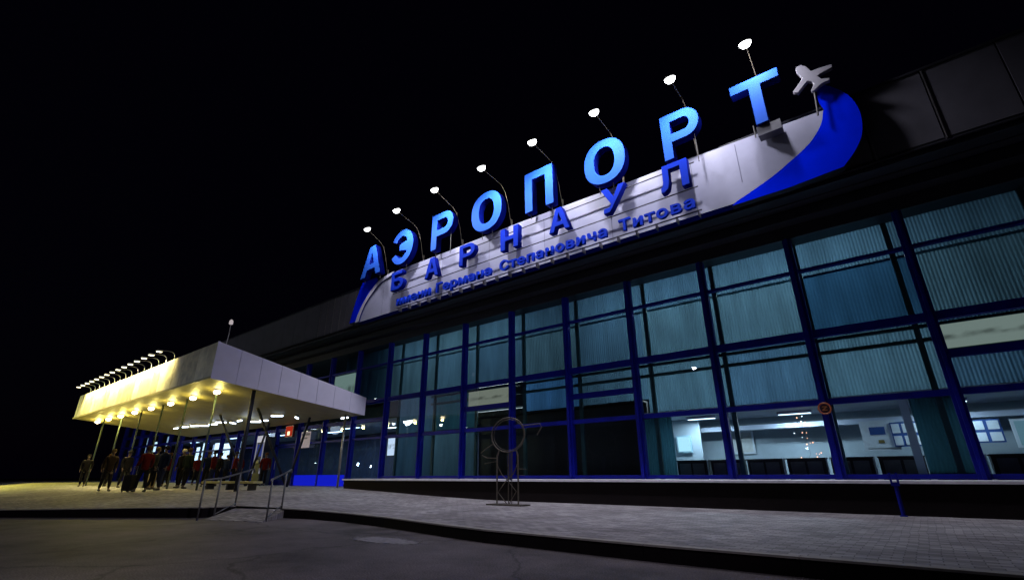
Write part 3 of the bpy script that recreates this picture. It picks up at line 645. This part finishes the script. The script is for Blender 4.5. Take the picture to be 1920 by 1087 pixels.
ro = MB(); ro.hull8([(CX0, -7.19, 5.60), (CX1-.01, -7.19, 5.60), (CX1-.01, -7.19, 5.68), (CX0, -7.19, 5.68)], [(CX0, -.5, 4.27), (CX1-.01, -.5, 4.27), (CX1-.01, -.5, 4.33), (CX0, -.5, 4.33)])
ro.build('roof', M_DARK, CN)
MB().hull8([(CX0-.05, -7.2, 4.36), (CX0, -7.2, 4.36), (CX0, -7.2, 5.72), (CX0-.05, -7.2, 5.72)], [(CX0-.05, -.5, 3.6), (CX0, -.5, 3.6), (CX0, -.5, 4.33), (CX0-.05, -.5, 4.33)]).build('end_panel', M_CREAM, CN)
for x in (-22.0, -25.2, -28.3, -31.5, -34.9, -38.6):
    zf = zp(x, -6.1)
    MB().tube([(x, -6.1, zf-.02), (x, -6.1, cbot(-6.1)+.01)], .038, 10).build('post', mat('post_paint', (.04, .06, .05), .45, var=.2), CN, smooth=True)
MB().tube([(-20.1, -5.45, zp(-20.1, -5.45)-.02), (-20.1, -5.45, cbot(-5.45)+.02)], .075, 10).build('post', M_NAVY, CN, smooth=True)
for x in (-23.4, -27.6):
    zf = zp(x, -1.8)
    MB().tube([(x, -1.8, zf-.02), (x+.15, -1.2, cbot(-1.2)+.02)], .06, 8).build('slanting_post', M_NAVY, CN, smooth=True)
    MB().tube([(x, -1.8, zf-.02), (x-.35, -3.6, cbot(-3.6)+.02)], .06, 8).build('slanting_post', M_NAVY, CN, smooth=True)
MB().tube([(-20.6, -.9, zp(-20.6, -.9)-.02), (-20.6, -.9, cbot(-.9)+.02)], .05, 8).build('post', M_STEEL, CN, smooth=True)
# downlights hanging under the canopy
dl_x = [-21.6, -24.1, -26.8, -29.5, -32.1, -34.6, -37.0, -39.4]
DLN = ['nearest the white corner', 'second from the white corner', 'third from the white corner', 'fourth from the white corner', 'fifth from the white corner', 'sixth from the white corner', 'seventh from the white corner', 'at the far left end']
proto = None
for k, x in enumerate(dl_x):
    z = cbot(-6.25)
    if proto is None:
        r = proto = empty('downlight', (x, -6.25, z), cat='downlight', group='round downlights under the canopy')
        MB().lathe([(.10, 0), (.10, -.04), (.0, -.04)], (0, 0, 0), 16).build('mounting_ring', M_STEEL, r)
        MB().lathe([(.10, -.042), (.135, -.09), (.10, -.16), (.02, -.19)], (0, 0, 0), 16).build('globe', emis('warm_globe', (1, .82, .5), 14), r, smooth=True)
    else:
        r = copy_tree(proto); r.location = (x, -6.25, z)
    r['label'] = f'glowing warm downlight under the canopy, {DLN[k]}'
    light('down_light', 'POINT', (x, -6.25, z-.22), 95 if x < -30 else 60, (1, .83, .20), .08)
rt = random.Random(5)
tub = None
for k, (x, y, z) in enumerate([(-36.1, -2.95, 3.83), (-34.7, -2.95, 3.83), (-33.3, -2.85, 3.82), (-32.4, -2.6, 3.79), (-31.2, -2.65, 3.79), (-29.9, -2.75, 3.81), (-29.3, -2.35, 3.76), (-28.0, -2.55, 3.78), (-27.4, -2.0, 3.73), (-26.4, -2.0, 3.72), (-24.2, -2.4, 3.77), (-23.6, -1.7, 3.69), (-20.9, -.75, 3.57)]):
    if tub is None:
        r = tub = empty('tube_lamp', (x, y, z), rt.uniform(-.2, .2), cat='tube lamp', group='cool tube lamps under the rear of the canopy')
        MB().box(-.32, .32, -.07, .07, -.02, .045).build('lamp_housing', M_STEEL, r)
        MB().tube([(-.28, 0, -.045), (.28, 0, -.045)], .035, 8).build('tube', emis('cool_tube', (.72, .84, 1), 7), r)
    else:
        r = copy_tree(tub); r.location = (x, y, z); r.rotation_euler = (0, 0, rt.uniform(-.9, .9))
    r['label'] = 'cool white tube lamp under the canopy rear, ' + ('leftmost of its row' if k == 0 else 'by the pale end post' if k == 12 else f'{ORDN[k]} from the left')
for x, e in ((-35, 14), (-31, 14), (-27, 10)): light('tube_light', 'POINT', (x, -2.6, 3.55), e, (.7, .82, 1), .3)
# arm lamps along the top of the canopy front
NA = 15
proto = None
for k in range(NA):
    x = -24.6-k*1.0
    if proto is None:
        r = proto = empty('arm_lamp', (x, -7.17, 5.74), cat='arm lamp', group='arm lamps along the canopy front')
        arm = [(0, 0, 0), (0, 0, .16), (0, -.03, .27), (0, -.12, .34), (0, -.30, .36), (0, -.52, .33)]
        MB().tube(arm, .018, 6).build('arm', M_STEEL, r, smooth=True)
        MB().box(-.09, .09, -.72, -.50, .27, .34).build('lamp_head', mat('lamp_head_pale', (.55, .52, .42), .4), r, bevel=.01)
        MB().box(-.07, .07, -.70, -.52, .262, .269).build('lens', emis('warm_lens', (1, .9, .6), 7), r)
    else:
        r = copy_tree(proto); r.location = (x, -7.17, 5.74)
    r['label'] = ('small curved arm lamp on the canopy edge, nearest the white corner' if k == 0 else 'small curved arm lamp at the far left end of the canopy edge' if k == NA-1 else f'small curved arm lamp on the canopy edge, {ORDN[k]} from the white corner')
    light('arm_light', 'SPOT', (x, -7.78, 5.99), 460 if k > 0 else 170, (1, .85, .34), .05, spot_size=R(118), spot_blend=.8, rot=(R(48), 0, 0))
cl = empty('corner_lamp', (-19.9, -6.9, 5.66), label='faint lamp on a short pole above the white corner of the canopy', cat='lamp')
MB().tube([(0, 0, -.05), (.03, .02, .5), (.1, -.02, .86)], .02, 8).build('pole', M_STEEL, cl)
MB().lathe([(.03, .12), (.07, .06), (.07, -.05), (.03, -.08)], (.1, -.02, .92), 12).build('lamp_head', mat('lamp_pinkish', (.3, .26, .27), .4, emit=(.8, .7, .72), estr=.5), cl, smooth=True)
rb = empty('beacon_light', (-44, 3, 9.3), label='tiny red warning beacon above the arm lamps, far left', cat='beacon')
MB().tube([(0, 0, 0), (0, 0, 2.0)], .03, 6).build('pole', M_DARK, rb)
MB().lathe([(.05, -.08), (.13, 0), (.05, .08)], (0, 0, 2.08), 10).build('beacon_lens', emis('red_beacon', (1, .05, .05), 4), rb)

# ------------------------------------------------------------------ entrance hall behind the canopy
rl = random.Random(11)
hallx = [(-22.5, 4.5), (-25, 5.5), (-27.5, 4), (-31, 5), (-36, 4), (-42, 3), (-50, 3)]
HN = ['right of the red sign', 'behind the red sign', 'left of the red sign', 'in the middle of the hall', 'left of the middle of the hall', 'near the far left of the hall', 'at the far left of the hall']
for k, (x, y) in enumerate(hallx):
    r = empty('hall_lamp', (x, y, 3.75), label=f'cool white ceiling lamp inside the entrance hall, {HN[k]}', cat='ceiling lamp', group='ceiling lamps of the entrance hall')
    MB().box(-.8, .8, -.15, .15, 0, .08).build('lamp_housing', M_STEEL, r)
    MB().box(-.75, .75, -.12, .12, -.02, -.002).build('diffuser', emis('hall_tube', (.75, .88, 1), 5), r)
    light('hall_light', 'AREA', (x, y, 3.70), 80, (.75, .87, 1), shape='RECTANGLE', size=1.6, size_y=.4)
MB().box(-59, -20.5, 3.0, 9.0, 3.84, 3.9).build('entrance_ceiling', M_CEIL, B)
MB().box(-59, -20.2, 8.3, 8.4, .49, 3.84).build('entrance_back_wall', mat('navy_backdrop', (.02, .035, .09), .6, var=.5), B)
scr = [(-36.2, 1.0, 's'), (-38.2, 1.1, 'w'), (-39.4, .9, 'w'), (-40.6, 1.2, 's'), (-41.8, 1.0, 'w'), (-43.4, 1.1, 'w'), (-50.9, 1.2, 's'), (-52.9, .9, 'w'), (-55.2, 1.0, 's'), (-25.2, 5.5, 's'), (-33.8, 1.4, 's')]
for k, (x, y, t) in enumerate(scr):
    r = empty('display_panel', (x, y, 2.1 if x > -45 else 3.0), label=f'bright {"bluish" if t == "s" else "white"} display panel on the hall wall, {"first" if k == 0 else ORDN[k]} in its row', cat='display panel', group='lit display panels in the entrance hall')
    w_ = rl.uniform(.5, 1.1); h_ = rl.uniform(.8, 1.3)
    MB().box(-w_/2-.05, w_/2+.05, .03, .12, -.05, h_+.05).build('frame', M_NAVY, r)
    MB().box(-w_/2, w_/2, 0, .028, 0, h_).build('lit_face', smudged_light(f'panel_glow_{k}', (.7, .8, 1) if t == 's' else (.9, .95, 1), 1.0 if t == 's' else 2.6, (3, 1, 2)), r)
# red lit sign and white framed machine by the doors
r = empty('red_sign', (-26.8, -.35, 2.95), label='glowing red square sign beside the entrance doors', cat='sign')
MB().box(-.42, .42, 0, .12, 0, .62).build('sign_box', mat('dark_red_box', (.12, .01, .01), .4), r)
MB().box(-.36, .36, -.012, -.002, .05, .57).build('sign_face', emis('red_glow', (1, .07, .03), .35), r)
MB().box(-.12, .12, -.024, -.013, .1, .3).build('sign_mark', emis('orange_glow', (1, .6, .35), 2.2), r)
r = empty('cash_machine', (-28.7, -.9, .485), label='tall machine with white lit frame and blue screen by the entrance doors', cat='machine')
MB().box(-.45, .45, 0, .6, 0, 2.55).build('cabinet', M_NAVY, r, bevel=.02)
MB().box(-.45, .45, -.03, -.002, 2.25, 2.6).build('lit_header', emis('header_white', (.85, .85, .95), .55), r)
MB().box(-.45, -.36, -.03, -.002, .6, 2.248).build('lit_edge', emis('edge_white', (.6, .6, .75), .3), r)
MB().box(.36, .45, -.03, -.002, .6, 2.248).build('lit_edge', MATS['edge_white'], r)
MB().box(-.3, .3, -.02, -.002, 1.5, 2.15).build('screen', emis('deep_blue_screen', (.06, .1, .5), .35), r)
MB().box(-.25, .25, -.08, -.002, 1.15, 1.3).build('shelf', M_STEEL, r)
# blue glowing door foot panels and poster on the doors
for k, (x0, x1) in enumerate(((-25.9, -23.82), (-23.6, -21.35))):
    r = empty('lit_kick_panel', ((x0+x1)/2, -.16, .5), label=('left' if k == 0 else 'right')+' vivid blue glowing panel at the foot of the entrance glazing', cat='light panel', group='blue glowing panels under the entrance glazing')
    MB().box(-(x1-x0)/2, (x1-x0)/2, 0, .03, 0, .5).build('panel_face', emis('vivid_blue_glow', (.01, .02, .9), .55), r)
    light('blue_light', 'AREA', ((x0+x1)/2, -.3, .75), 5, (.05, .1, 1), shape='RECTANGLE', size=1.8, size_y=.4, rot=(R(90), 0, 0))
r = empty('door_poster', (-25.3, -.16, 2.35), label='pale poster with torn edges on the blue entrance glazing', cat='poster')
MB().box(-.48, .48, 0, .015, 0, .82).build('sheet', mat('poster_pale_glow', (.7, .62, .75), .7, var=.2, vscale=3, emit=(.6, .5, .65), estr=.16), r)  # weak glow put into the paper in place of light falling on it
MB().box(-.40, .42, -.01, -.001, .62, .74).box(-.40, .2, -.01, -.001, .45, .52).build('printed_band', mat('poster_band', (.3, .28, .4), .7), r)
# entrance door leaves
for (x0, x1) in ((-28.6, -26.3), (-31.1, -28.8)):
    d = MB().box(x0+.12, x0+.2, -.05, .0, .6, 2.5).box(x1-.2, x1-.12, -.05, .0, .6, 2.5).box(x0+.2, x1-.2, -.05, 0, 2.42, 2.5).box(x0+.2, x1-.2, -.05, 0, .6, .75)
    dd = d.build('door', M_BLUE, B)
    MB().tube([(x0+.3, -.12, 1.3), (x0+.3, -.12, 1.9)], .02, 6).build('handle', M_STEEL, dd)

# ------------------------------------------------------------------ sculpture
sc = empty('wire_sculpture', (-9.2, -2.77, .185), label='openwork iron sculpture of a ring on two legs standing on the pavement', cat='sculpture')
MB().box(-.62, .62, -.22, .22, 0, .035).build('base_plate', M_RUST, sc, bevel=.006)
zc = 1.88
MB().tube([(.62*math.cos(k*math.pi/20), 0, zc+.48*math.sin(k*math.pi/20)) for k in range(40)], .018, 6, closed=True).tube([(.56*math.cos(k*math.pi/20), .03, zc+.43*math.sin(k*math.pi/20)) for k in range(40)], .010, 6, closed=True).build('ring', M_RUST, sc, smooth=True)
for sx, nm in ((-.40, 'leg'), (.37, 'leg')):
    MB().tube([(sx, 0, .03), (sx, 0, 1.30), (sx*.8, 0, 1.47)], .022, 6).build(nm, M_RUST, sc)
pt_ = [(-.4, 0, 1.05), (-.22, 0, .8), (.02, 0, .62), (.3, 0, .36), (.05, 0, .05)]
MB().tube(pt_, .012, 6).tube([(.37, 0, 1.1), (.2, 0, .82), (-.1, 0, .6), (-.36, 0, .33), (-.05, 0, .05)], .014, 6).tube([(0, .02, .05), (.01, .02, 1.4)], .014, 6).tube([(.12, .02, .04), (.14, .02, 1.42)], .01, 6).build('lattice', M_RUST, sc)
MB().tube([(-.4, 0, 1.24), (-.8, 0, 1.26), (-1.0, 0, 1.34)], .013, 6).tube([(-.4, 0, 1.16), (-.9, 0, 1.1)], .01, 6).tube([(-.55, 0, 1.65), (-.85, 0, 1.52), (-1.05, 0, 1.4)], .012, 6).build('arm', M_RUST, sc)
MB().tube([(.58, 0, 2.10), (1.15, 0, 2.12), (1.22, 0, 2.03), (1.05, 0, 1.82)], .014, 6).tube([(.37, 0, .95), (.68, 0, .93)], .01, 6).tube([(.37, 0, .78), (.6, 0, .78)], .008, 6).build('arm', M_RUST, sc)
MB().quad((-.05, .025, .7), (.14, .025, .62), (.17, .025, 1.38), (.03, .025, 1.42)).box(-.03, .15, .022, .03, 1.0, 1.3).build('infill_plate', mat('violet_plate', (.03, .03, .16), .5), sc)

# blue post in front of the ledge
bp = empty('blue_post', (-.50, -1.22, .185), label='short blue forked metal post standing against the dark plinth', cat='post')
MB().tube([(0, 0, 0), (0, 0, .62)], .035, 8).box(-.07, .07, -.05, .05, .55, .62).build('shaft', M_BLUE, bp)
for s_ in (-1, 1): MB().box(s_*.055-.018, s_*.055+.018, -.03, .03, .62, .80).build('prong', M_BLUE, bp)
MB().box(-.06, .06, -.06, .06, 0, .02).build('foot_plate', M_BLUE, bp)

# ------------------------------------------------------------------ ramp handrails
def rail_pts(r, pts, rad=.022, name='rail'): return MB().tube(pts, rad, 8).build(name, M_RAIL, r, smooth=True)
h1 = empty('handrail', (-12.1, -8.05, 0), label='right-hand steel handrail of the ramp, two posts with a sloping rail', cat='handrail', group='steel handrails beside the ramp')
o = Vector((-12.1, -8.05, 0))
a, b = Vector((-12.15, -8.03, 0)), Vector((-12.74, -7.40, .185))
rail_pts(h1, [a-o, a-o+Vector((0, 0, .9))], name='post'); rail_pts(h1, [b-o, b-o+Vector((0, 0, .86))], name='post')
dr = (b-a); rail_pts(h1, [a-o+Vector((.06, -.07, .88)), a-o+Vector((0, 0, .91)), b-o+Vector((0, 0, .88)), b-o+Vector((-.22, .23, .95)), b-o+Vector((-.26, .27, .88))])
rail_pts(h1, [a-o+Vector((0, 0, .08)), b-o+Vector((-.0, 0, .12))], .016, 'lower_rail')
h2 = empty('handrail', (-13.95, -8.45, 0), label='left-hand steel handrail of the ramp, three posts with a sloping rail', cat='handrail', group='steel handrails beside the ramp')
o = Vector((-13.95, -8.45, 0)); a, b, c = Vector((-13.98, -8.46, .0)), Vector((-14.5, -7.78, .19)), Vector((-13.86, -8.87, 0))
for q, hh in ((a, .92), (b, .86), (c, .90)): rail_pts(h2, [q-o, q-o+Vector((0, 0, hh))], name='post')
rail_pts(h2, [c-o+Vector((0, 0, .90)), a-o+Vector((.02, -.04, .93)), a-o+Vector((0, 0, .93)), b-o+Vector((0, 0, .87)), b-o+Vector((-.35, .5, .98)), b-o+Vector((-.38, .55, .88))])
rail_pts(h2, [a-o+Vector((0, 0, .10)), b-o+Vector((0, 0, .12))], .016, 'lower_rail')

# ------------------------------------------------------------------ people
def skin_obj(name, verts, edges, radii, mt, parent, sub=1, root=0):
    me = bpy.data.meshes.new(name); me.from_pydata(verts, edges, []); me.materials.append(mt)
    o = bpy.data.objects.new(name, me); col.objects.link(o); o.parent = parent
    md = o.modifiers.new('skin', 'SKIN'); md.use_smooth_shade = True; md.branch_smoothing = .5
    for i, rr in enumerate(radii):
        sv = me.skin_vertices[0].data[i]; sv.radius = rr if isinstance(rr, tuple) else (rr, rr); sv.use_root = (i == root)
    if sub: s_ = o.modifiers.new('sub', 'SUBSURF'); s_.levels = sub; s_.render_levels = sub
    return o
def person(x, y, rz, coat, legs, hair, label, stride=.12, h=1.62, arm=0, hat=None, held=False, lean=0):
    z = zp(x, y); r = empty('person', (x, y, z), rz, label=label, cat='person', group='travellers outside the entrance')
    k = h/1.72; V = []; E_ = []; Rr = []
    def add(p, rad, par=None):
        V.append((p[0]*k, p[1]*k, p[2]*k)); Rr.append(tuple(q*k for q in rad) if isinstance(rad, tuple) else rad*k)
        if par is not None: E_.append((par, len(V)-1))
        return len(V)-1
    pel = add((0, 0, .93), (.13, .10)); wa = add((0, lean*.1, 1.10), (.12, .085), pel); ch = add((0, lean*.25, 1.32), (.15, .10), wa)
    nk = add((0, lean*.35, 1.47), .055, ch); nk2 = add((0, lean*.36-.01, 1.53), .05, nk)
    hd = add((0, lean*.4-.025, 1.59), (.068, .08), nk2); add((0, lean*.4-.01, 1.66), (.072, .085), hd); 
    add((0, lean*.4-.115, 1.585), .012, hd)       # nose
    for s_ in (-1, 1):
        add((s_*.078, lean*.4-.015, 1.60), .012, hd)  # ears
        hp = add((s_*.09, 0, .88), .085, pel); kn = add((s_*.10, -stride*.5*s_-.02, .48), .055, hp); an = add((s_*.10, -stride*s_+.03, .09), .038, kn); add((s_*.11, -stride*s_-.13, .03), (.035, .03), an)
        sh = add((s_*.20, lean*.25, 1.42), .05, ch); el = add((s_*.235, lean*.25+.03, 1.14), .04, sh)
        fwd = -.22*arm if s_ > 0 else -.05
        wr = add((s_*.235, lean*.25+fwd-.02, .90+.12*arm*(s_ > 0)), .027, el)
        pm = add((s_*.238, lean*.25+fwd-.04, .84+.12*arm*(s_ > 0)), (.03, .018), wr)
        bx, by, bz = s_*.238, lean*.25+fwd-.04, .84+.12*arm*(s_ > 0)
        for f in range(4): 
            f1 = add((bx, by-.02+f*.016, bz-.05), .009, pm); add((bx-s_*.015, by-.022+f*.016, bz-.085+.006*abs(f-1.5)), .008, f1)
        add((bx-s_*.02, by-.045, bz-.02), .009, pm)
    skin_obj('body', V, E_, Rr, M_SKIN, r)
    # coat
    V, E_, Rr = [], [], []
    hem = add((0, 0, .74), (.15, .12)); pel = add((0, 0, .88), (.165, .13), hem); wa = add((0, lean*.1, 1.08), (.165, .13), pel); ch = add((0, lean*.25, 1.32), (.19, .14), wa); add((0, lean*.33, 1.46), (.09, .085), ch)
    for s_ in (-1, 1):
        sh = add((s_*.205, lean*.25, 1.40), .075, ch); el = add((s_*.24, lean*.25+.03, 1.14), .062, sh)
        fwd = -.22*arm if s_ > 0 else -.05
        add((s_*.238, lean*.25+fwd, .90+.12*arm*(s_ > 0)), .048, el)
    skin_obj('coat', V, E_, Rr, coat, r)
    V, E_, Rr = [], [], []
    pel = add((0, 0, .90), (.145, .115))
    for s_ in (-1, 1):
        hp = add((s_*.095, 0, .80), .098, pel); kn = add((s_*.10, -stride*.5*s_-.02, .48), .072, hp); add((s_*.10, -stride*s_+.025, .12), .056, kn)
    skin_obj('trousers', V, E_, Rr, legs, r)
    for s_ in (-1, 1):
        V, E_, Rr = [], [], []
        q = add((s_*.105, -stride*s_+.06, .055), (.048, .05)); q2 = add((s_*.11, -stride*s_-.05, .045), (.05, .042), q); add((s_*.112, -stride*s_-.15, .035), (.042, .032), q2)
        skin_obj('shoe', V, E_, Rr, M_SHOE, r)
    if hat: 
        MB().lathe([(.098, 0), (.105, .04), (.09, .10), (.04, .14), (.01, .145)], (0, lean*.4-.01, 1.64), 14, Matrix.Scale(k, 4)).build('knitted_hat', hat, r, smooth=True)
    else:
        MB().lathe([(.088, -.05), (.10, .02), (.095, .08), (.05, .12), (.01, .125)], (0, lean*.4+.012, 1.63), 14, Matrix.Scale(k, 4)).build('hair', hair, r, smooth=True)
    return r
M_SKIN = mat('skin', (.11, .065, .048), .55); M_SHOE = mat('black_shoe', (.012, .011, .011), .5)
def cm(n, c): return mat(n, c, .9, var=.25, vscale=6, spec=.08)
K_BLK, K_RED, K_NVY, K_BRN, K_GRY, K_GRN = cm('coat_black', (.007, .006, .008)), cm('coat_red', (.075, .007, .007)), cm('coat_navy', (.008, .012, .03)), cm('coat_brown', (.02, .013, .009)), cm('coat_grey', (.018, .019, .02)), cm('coat_green', (.012, .018, .013))
J_BLK, J_BLU = cm('trousers_black', (.012, .011, .014)), cm('trousers_navy', (.02, .025, .05))
H_BR, H_BL, H_DK = cm('hair_brown', (.06, .03, .015)), cm('hair_blond', (.10, .07, .03)), cm('hair_dark', (.012, .01, .009))
person(-35.6, -6.9, R(70), K_BLK, J_BLK, H_DK, 'person in black standing alone at the far left of the pavement', .05)
person(-34.6, -6.2, R(-100), K_BRN, J_BLK, H_BR, 'person in a brown coat close behind the leftmost person in black', .08)
person(-26.3, -8.0, R(95), K_BRN, J_BLK, H_BL, 'blond person in a brown coat striding past the downlights', .22, lean=-.1)
person(-22.9, -7.7, R(-75), K_RED, J_BLK, H_BR, 'person in a bright red coat walking with a suitcase under the canopy', .16, arm=.6)
person(-23.3, -7.0, R(20), K_NVY, J_BLU, H_DK, 'person in a navy coat behind the one in bright red', .05)
person(-24.6, -6.9, R(150), K_GRY, J_BLK, H_BL, 'fair-haired person in a grey coat under the canopy', .05)
person(-24.6, -5.7, R(200), K_GRN, J_BLK, H_BR, 'person in a green coat at the right of the crowd', .06)
person(-26.2, -5.4, R(30), K_BLK, J_BLK, H_DK, 'person in black with a white hat in the crowd', .06, hat=cm('white_wool', (.5, .48, .45)))
person(-25.9, -4.2, R(-40), K_RED, J_BLU, H_DK, 'person in a red coat with dark hair deep in the crowd', .06)
person(-27.6, -3.8, R(80), K_NVY, J_BLK, H_BR, 'person in a navy coat facing the doors', .10)
person(-27.2, -2.7, R(160), K_RED, J_BLK, H_DK, 'person in a red coat nearest the entrance doors', .05, hat=cm('dark_wool', (.03, .03, .04)))
person(-28.6, -2.9, R(10), K_BLK, J_BLK, H_DK, 'person in black beside the tall lit machine', .05)
person(-30.5, -4.6, R(-60), K_RED, J_BLK, H_BR, 'person in dark red clothing left of the crowd', .05)
person(-29.6, -6.6, R(110), K_BLK, J_BLK, H_DK, 'person in black halfway along the canopy', .12, hat=cm('dark_wool', (.03, .03, .04)))
for (x, y, rz, ct, ha, l) in ((-29.3, -1.6, 40, K_RED, H_DK, 'person in dark red right of the machine, back to the road'), (-31.4, -1.4, 200, K_NVY, H_BR, 'person in navy deep under the canopy, left of the machine'),
        (-32.8, -2.4, 100, K_RED, H_BR, 'person in dark red deep under the canopy by the third thin post'), (-34.6, -1.2, 10, K_BLK, H_DK, 'person in black at the glass deep under the canopy'),
        (-31.9, -3.4, 290, K_BLK, H_BR, 'person in black between two red coats under the canopy'), (-33.6, -4.4, 170, K_RED, H_DK, 'person in dark red midway along the canopy, facing away'),
        (-26.9, -1.3, 60, K_RED, H_BR, 'person in dark red under the glowing red sign')):
    person(x, y, R(rz), ct, J_BLK, ha, l, .07)
def suitcase(x, y, rz, c, label):
    r = empty('suitcase', (x, y, zp(x, y)+.0), rz, label=label, cat='suitcase')
    MB().box(-.22, .22, -.13, .13, .05, .62).build('shell', c, r, bevel=.03)
    MB().tube([(-.1, .10, .6), (-.1, .10, .92), (.1, .10, .92), (.1, .10, .6)], .011, 6).build('handle', M_STEEL, r)
    for sx in (-.17, .17):
        for sy in (-.09, .09): MB().lathe([(.025, -.015), (.025, .015)], (0, 0, 0), 10, Matrix.Translation((sx, sy, .026)) @ Matrix.Rotation(R(90), 4, 'Y')).build('wheel', M_SHOE, r)
suitcase(-23.7, -7.85, R(20), cm('case_black', (.02, .018, .016)), 'dark suitcase standing left of the person in bright red')
suitcase(-27.0, -6.2, R(-10), cm('case_tan', (.2, .15, .08)), 'tan suitcase standing behind the striding blond person')
# low yellow bench-like barrier near the ramp
r = empty('concrete_bench', (-20.9, -4.9, zp(-20.9, -4.9)), R(12), label='low pale bench standing under the canopy right of the crowd', cat='bench')
MB().box(-2.3, .9, -.2, .2, .24, .32).build('seat', mat('bench_cream', (.5, .45, .2), .6, var=.2), r, bevel=.01)
for sx in (-2.0, -.7, .6): MB().box(sx-.04, sx+.04, -.16, .16, 0, .24).build('leg', mat('bench_leg', (.05, .045, .035), .7), r)

# ------------------------------------------------------------------ street lamps across the road (seen mirrored in the glass)
SL = [(-40.4, -19.0, 6.3, 1.5, 'tall street lamp whose big glow is mirrored in the glass near the canopy'), (-44.6, -17.2, 6.1, .6, 'street lamp mirrored at the left end of the glass wall'), (-42.2, -18.6, 6.0, .5, 'street lamp mirrored second from the left in the glass wall'),
      (-37.0, -20.5, 5.7, .7, 'street lamp mirrored right of the biggest glow'), (-35.2, -22.2, 5.4, .5, 'street lamp mirrored nearest the yellow lit panel'),
      (-42.0, -16.0, 8.2, .5, 'tallest street lamp mirrored high in the glass wall')]
M_SLP = mat('lamp_post_grey', (.12, .12, .13), .5, metal=.4, var=.2)
for (x, y, z, s_, l) in SL:
    r = empty('street_lamp', (x, y, 0), math.atan2(14, -x), label=l, cat='street lamp', group='street lamps across the road')
    MB().tube([(0, 0, 0), (0, 0, z)], .07, 8, r1=.04).build('post', M_SLP, r, smooth=True)
    MB().lathe([(.02, .16), (.16, .12), (.2, .05), (.0, .05)], (0, 0, z), 14).build('lamp_head', M_SLP, r, smooth=True)
    MB().lathe([(.05, -.18), (.15, -.08), (.17, .04), (.02, .045)], (0, 0, z), 14, Matrix.Translation((0, 0, z)) @ Matrix.Scale(3.0 if s_ > 1 else 1.0, 4) @ Matrix.Translation((0, 0, -z))).build('globe', emis(f'street_globe_{s_}', (.85, .95, 1), 60*s_), r, smooth=True)
for k, (x, y, z) in enumerate([(-50.3, -15, 2.1), (-48.4, -15.7, 1.8), (-47.2, -16.2, 1.85), (-45.4, -17.0, 2.0), (-44.2, -17.6, 1.85)]):
    r = empty('bollard_lamp', (x, y, 0), label=f'low lamp post, {["leftmost", "second from the left", "middle one", "fourth from the left", "rightmost"][k]} of the row mirrored low in the glass', cat='lamp post', group='low lamp posts across the road')
    MB().tube([(0, 0, 0), (0, 0, z-.1)], .04, 8).build('post', M_SLP, r)
    MB().lathe([(.07, -.18), (.15, 0), (.05, .16)], (0, 0, z), 10).build('globe', emis('bollard_globe', (.85, .92, 1), 70), r, smooth=True)
r = empty('fill_mast', (-50, -14.5, 0), label='added yellow fill lamp beyond the left end of the canopy, out of the picture', cat='fill lamp', group='added fill lamps on masts, out of view')  # unseen lamp added to light the far left ground yellow
MB().tube([(0, 0, 0), (0, 0, 7)], .08, 10, r1=.05).tube([(0, 0, 7), (0, .7, 7.15)], .035, 8).build('mast', M_SLP, r, smooth=True)
MB().box(-.16, .16, .5, 1.0, 7.1, 7.2).build('lamp_head', M_SLP, r, bevel=.02)
light('yellow_fill_light', 'SPOT', (-50, -13.6, 7.0), 9500, (1, .90, .13), .1, spot_size=R(86), spot_blend=1.0, rot=(R(36), 0, 0))
# unseen fill lamps added behind the camera to brighten road and canopy side
def aim(o, target): o.rotation_euler = (Vector(target)-o.location).to_track_quat('-Z', 'Y').to_euler()
for (x, y, z, e, tgt, cone, l) in ((5, -12.5, 9, 2700, (-14.5, -8, 1.5), 80, 'added fill lamp on a mast behind the camera, right'), (-12, -24, 8.5, 110, (-11, -14, 0), 130, 'added fill lamp on a mast behind the camera, left')):
    r = empty('fill_mast', (x, y, 0), label=l, cat='fill lamp', group='added fill lamps on masts, out of view')
    MB().tube([(0, 0, 0), (0, 0, z)], .09, 10, r1=.05).tube([(0, 0, z), (0, .5, z+.15)], .035, 8).build('mast', M_SLP, r, smooth=True)
    MB().box(-.16, .16, .35, .85, z+.10, z+.2).build('lamp_head', M_SLP, r, bevel=.02)
    aim(light('mast_fill_light', 'SPOT', (x, y+.6, z+.05), e, (.9, .85, 1), .12, spot_size=R(cone), spot_blend=1.0), tgt)
aim(bpy.data.objects['yellow_fill_light'], (-45, -8.6, 0))
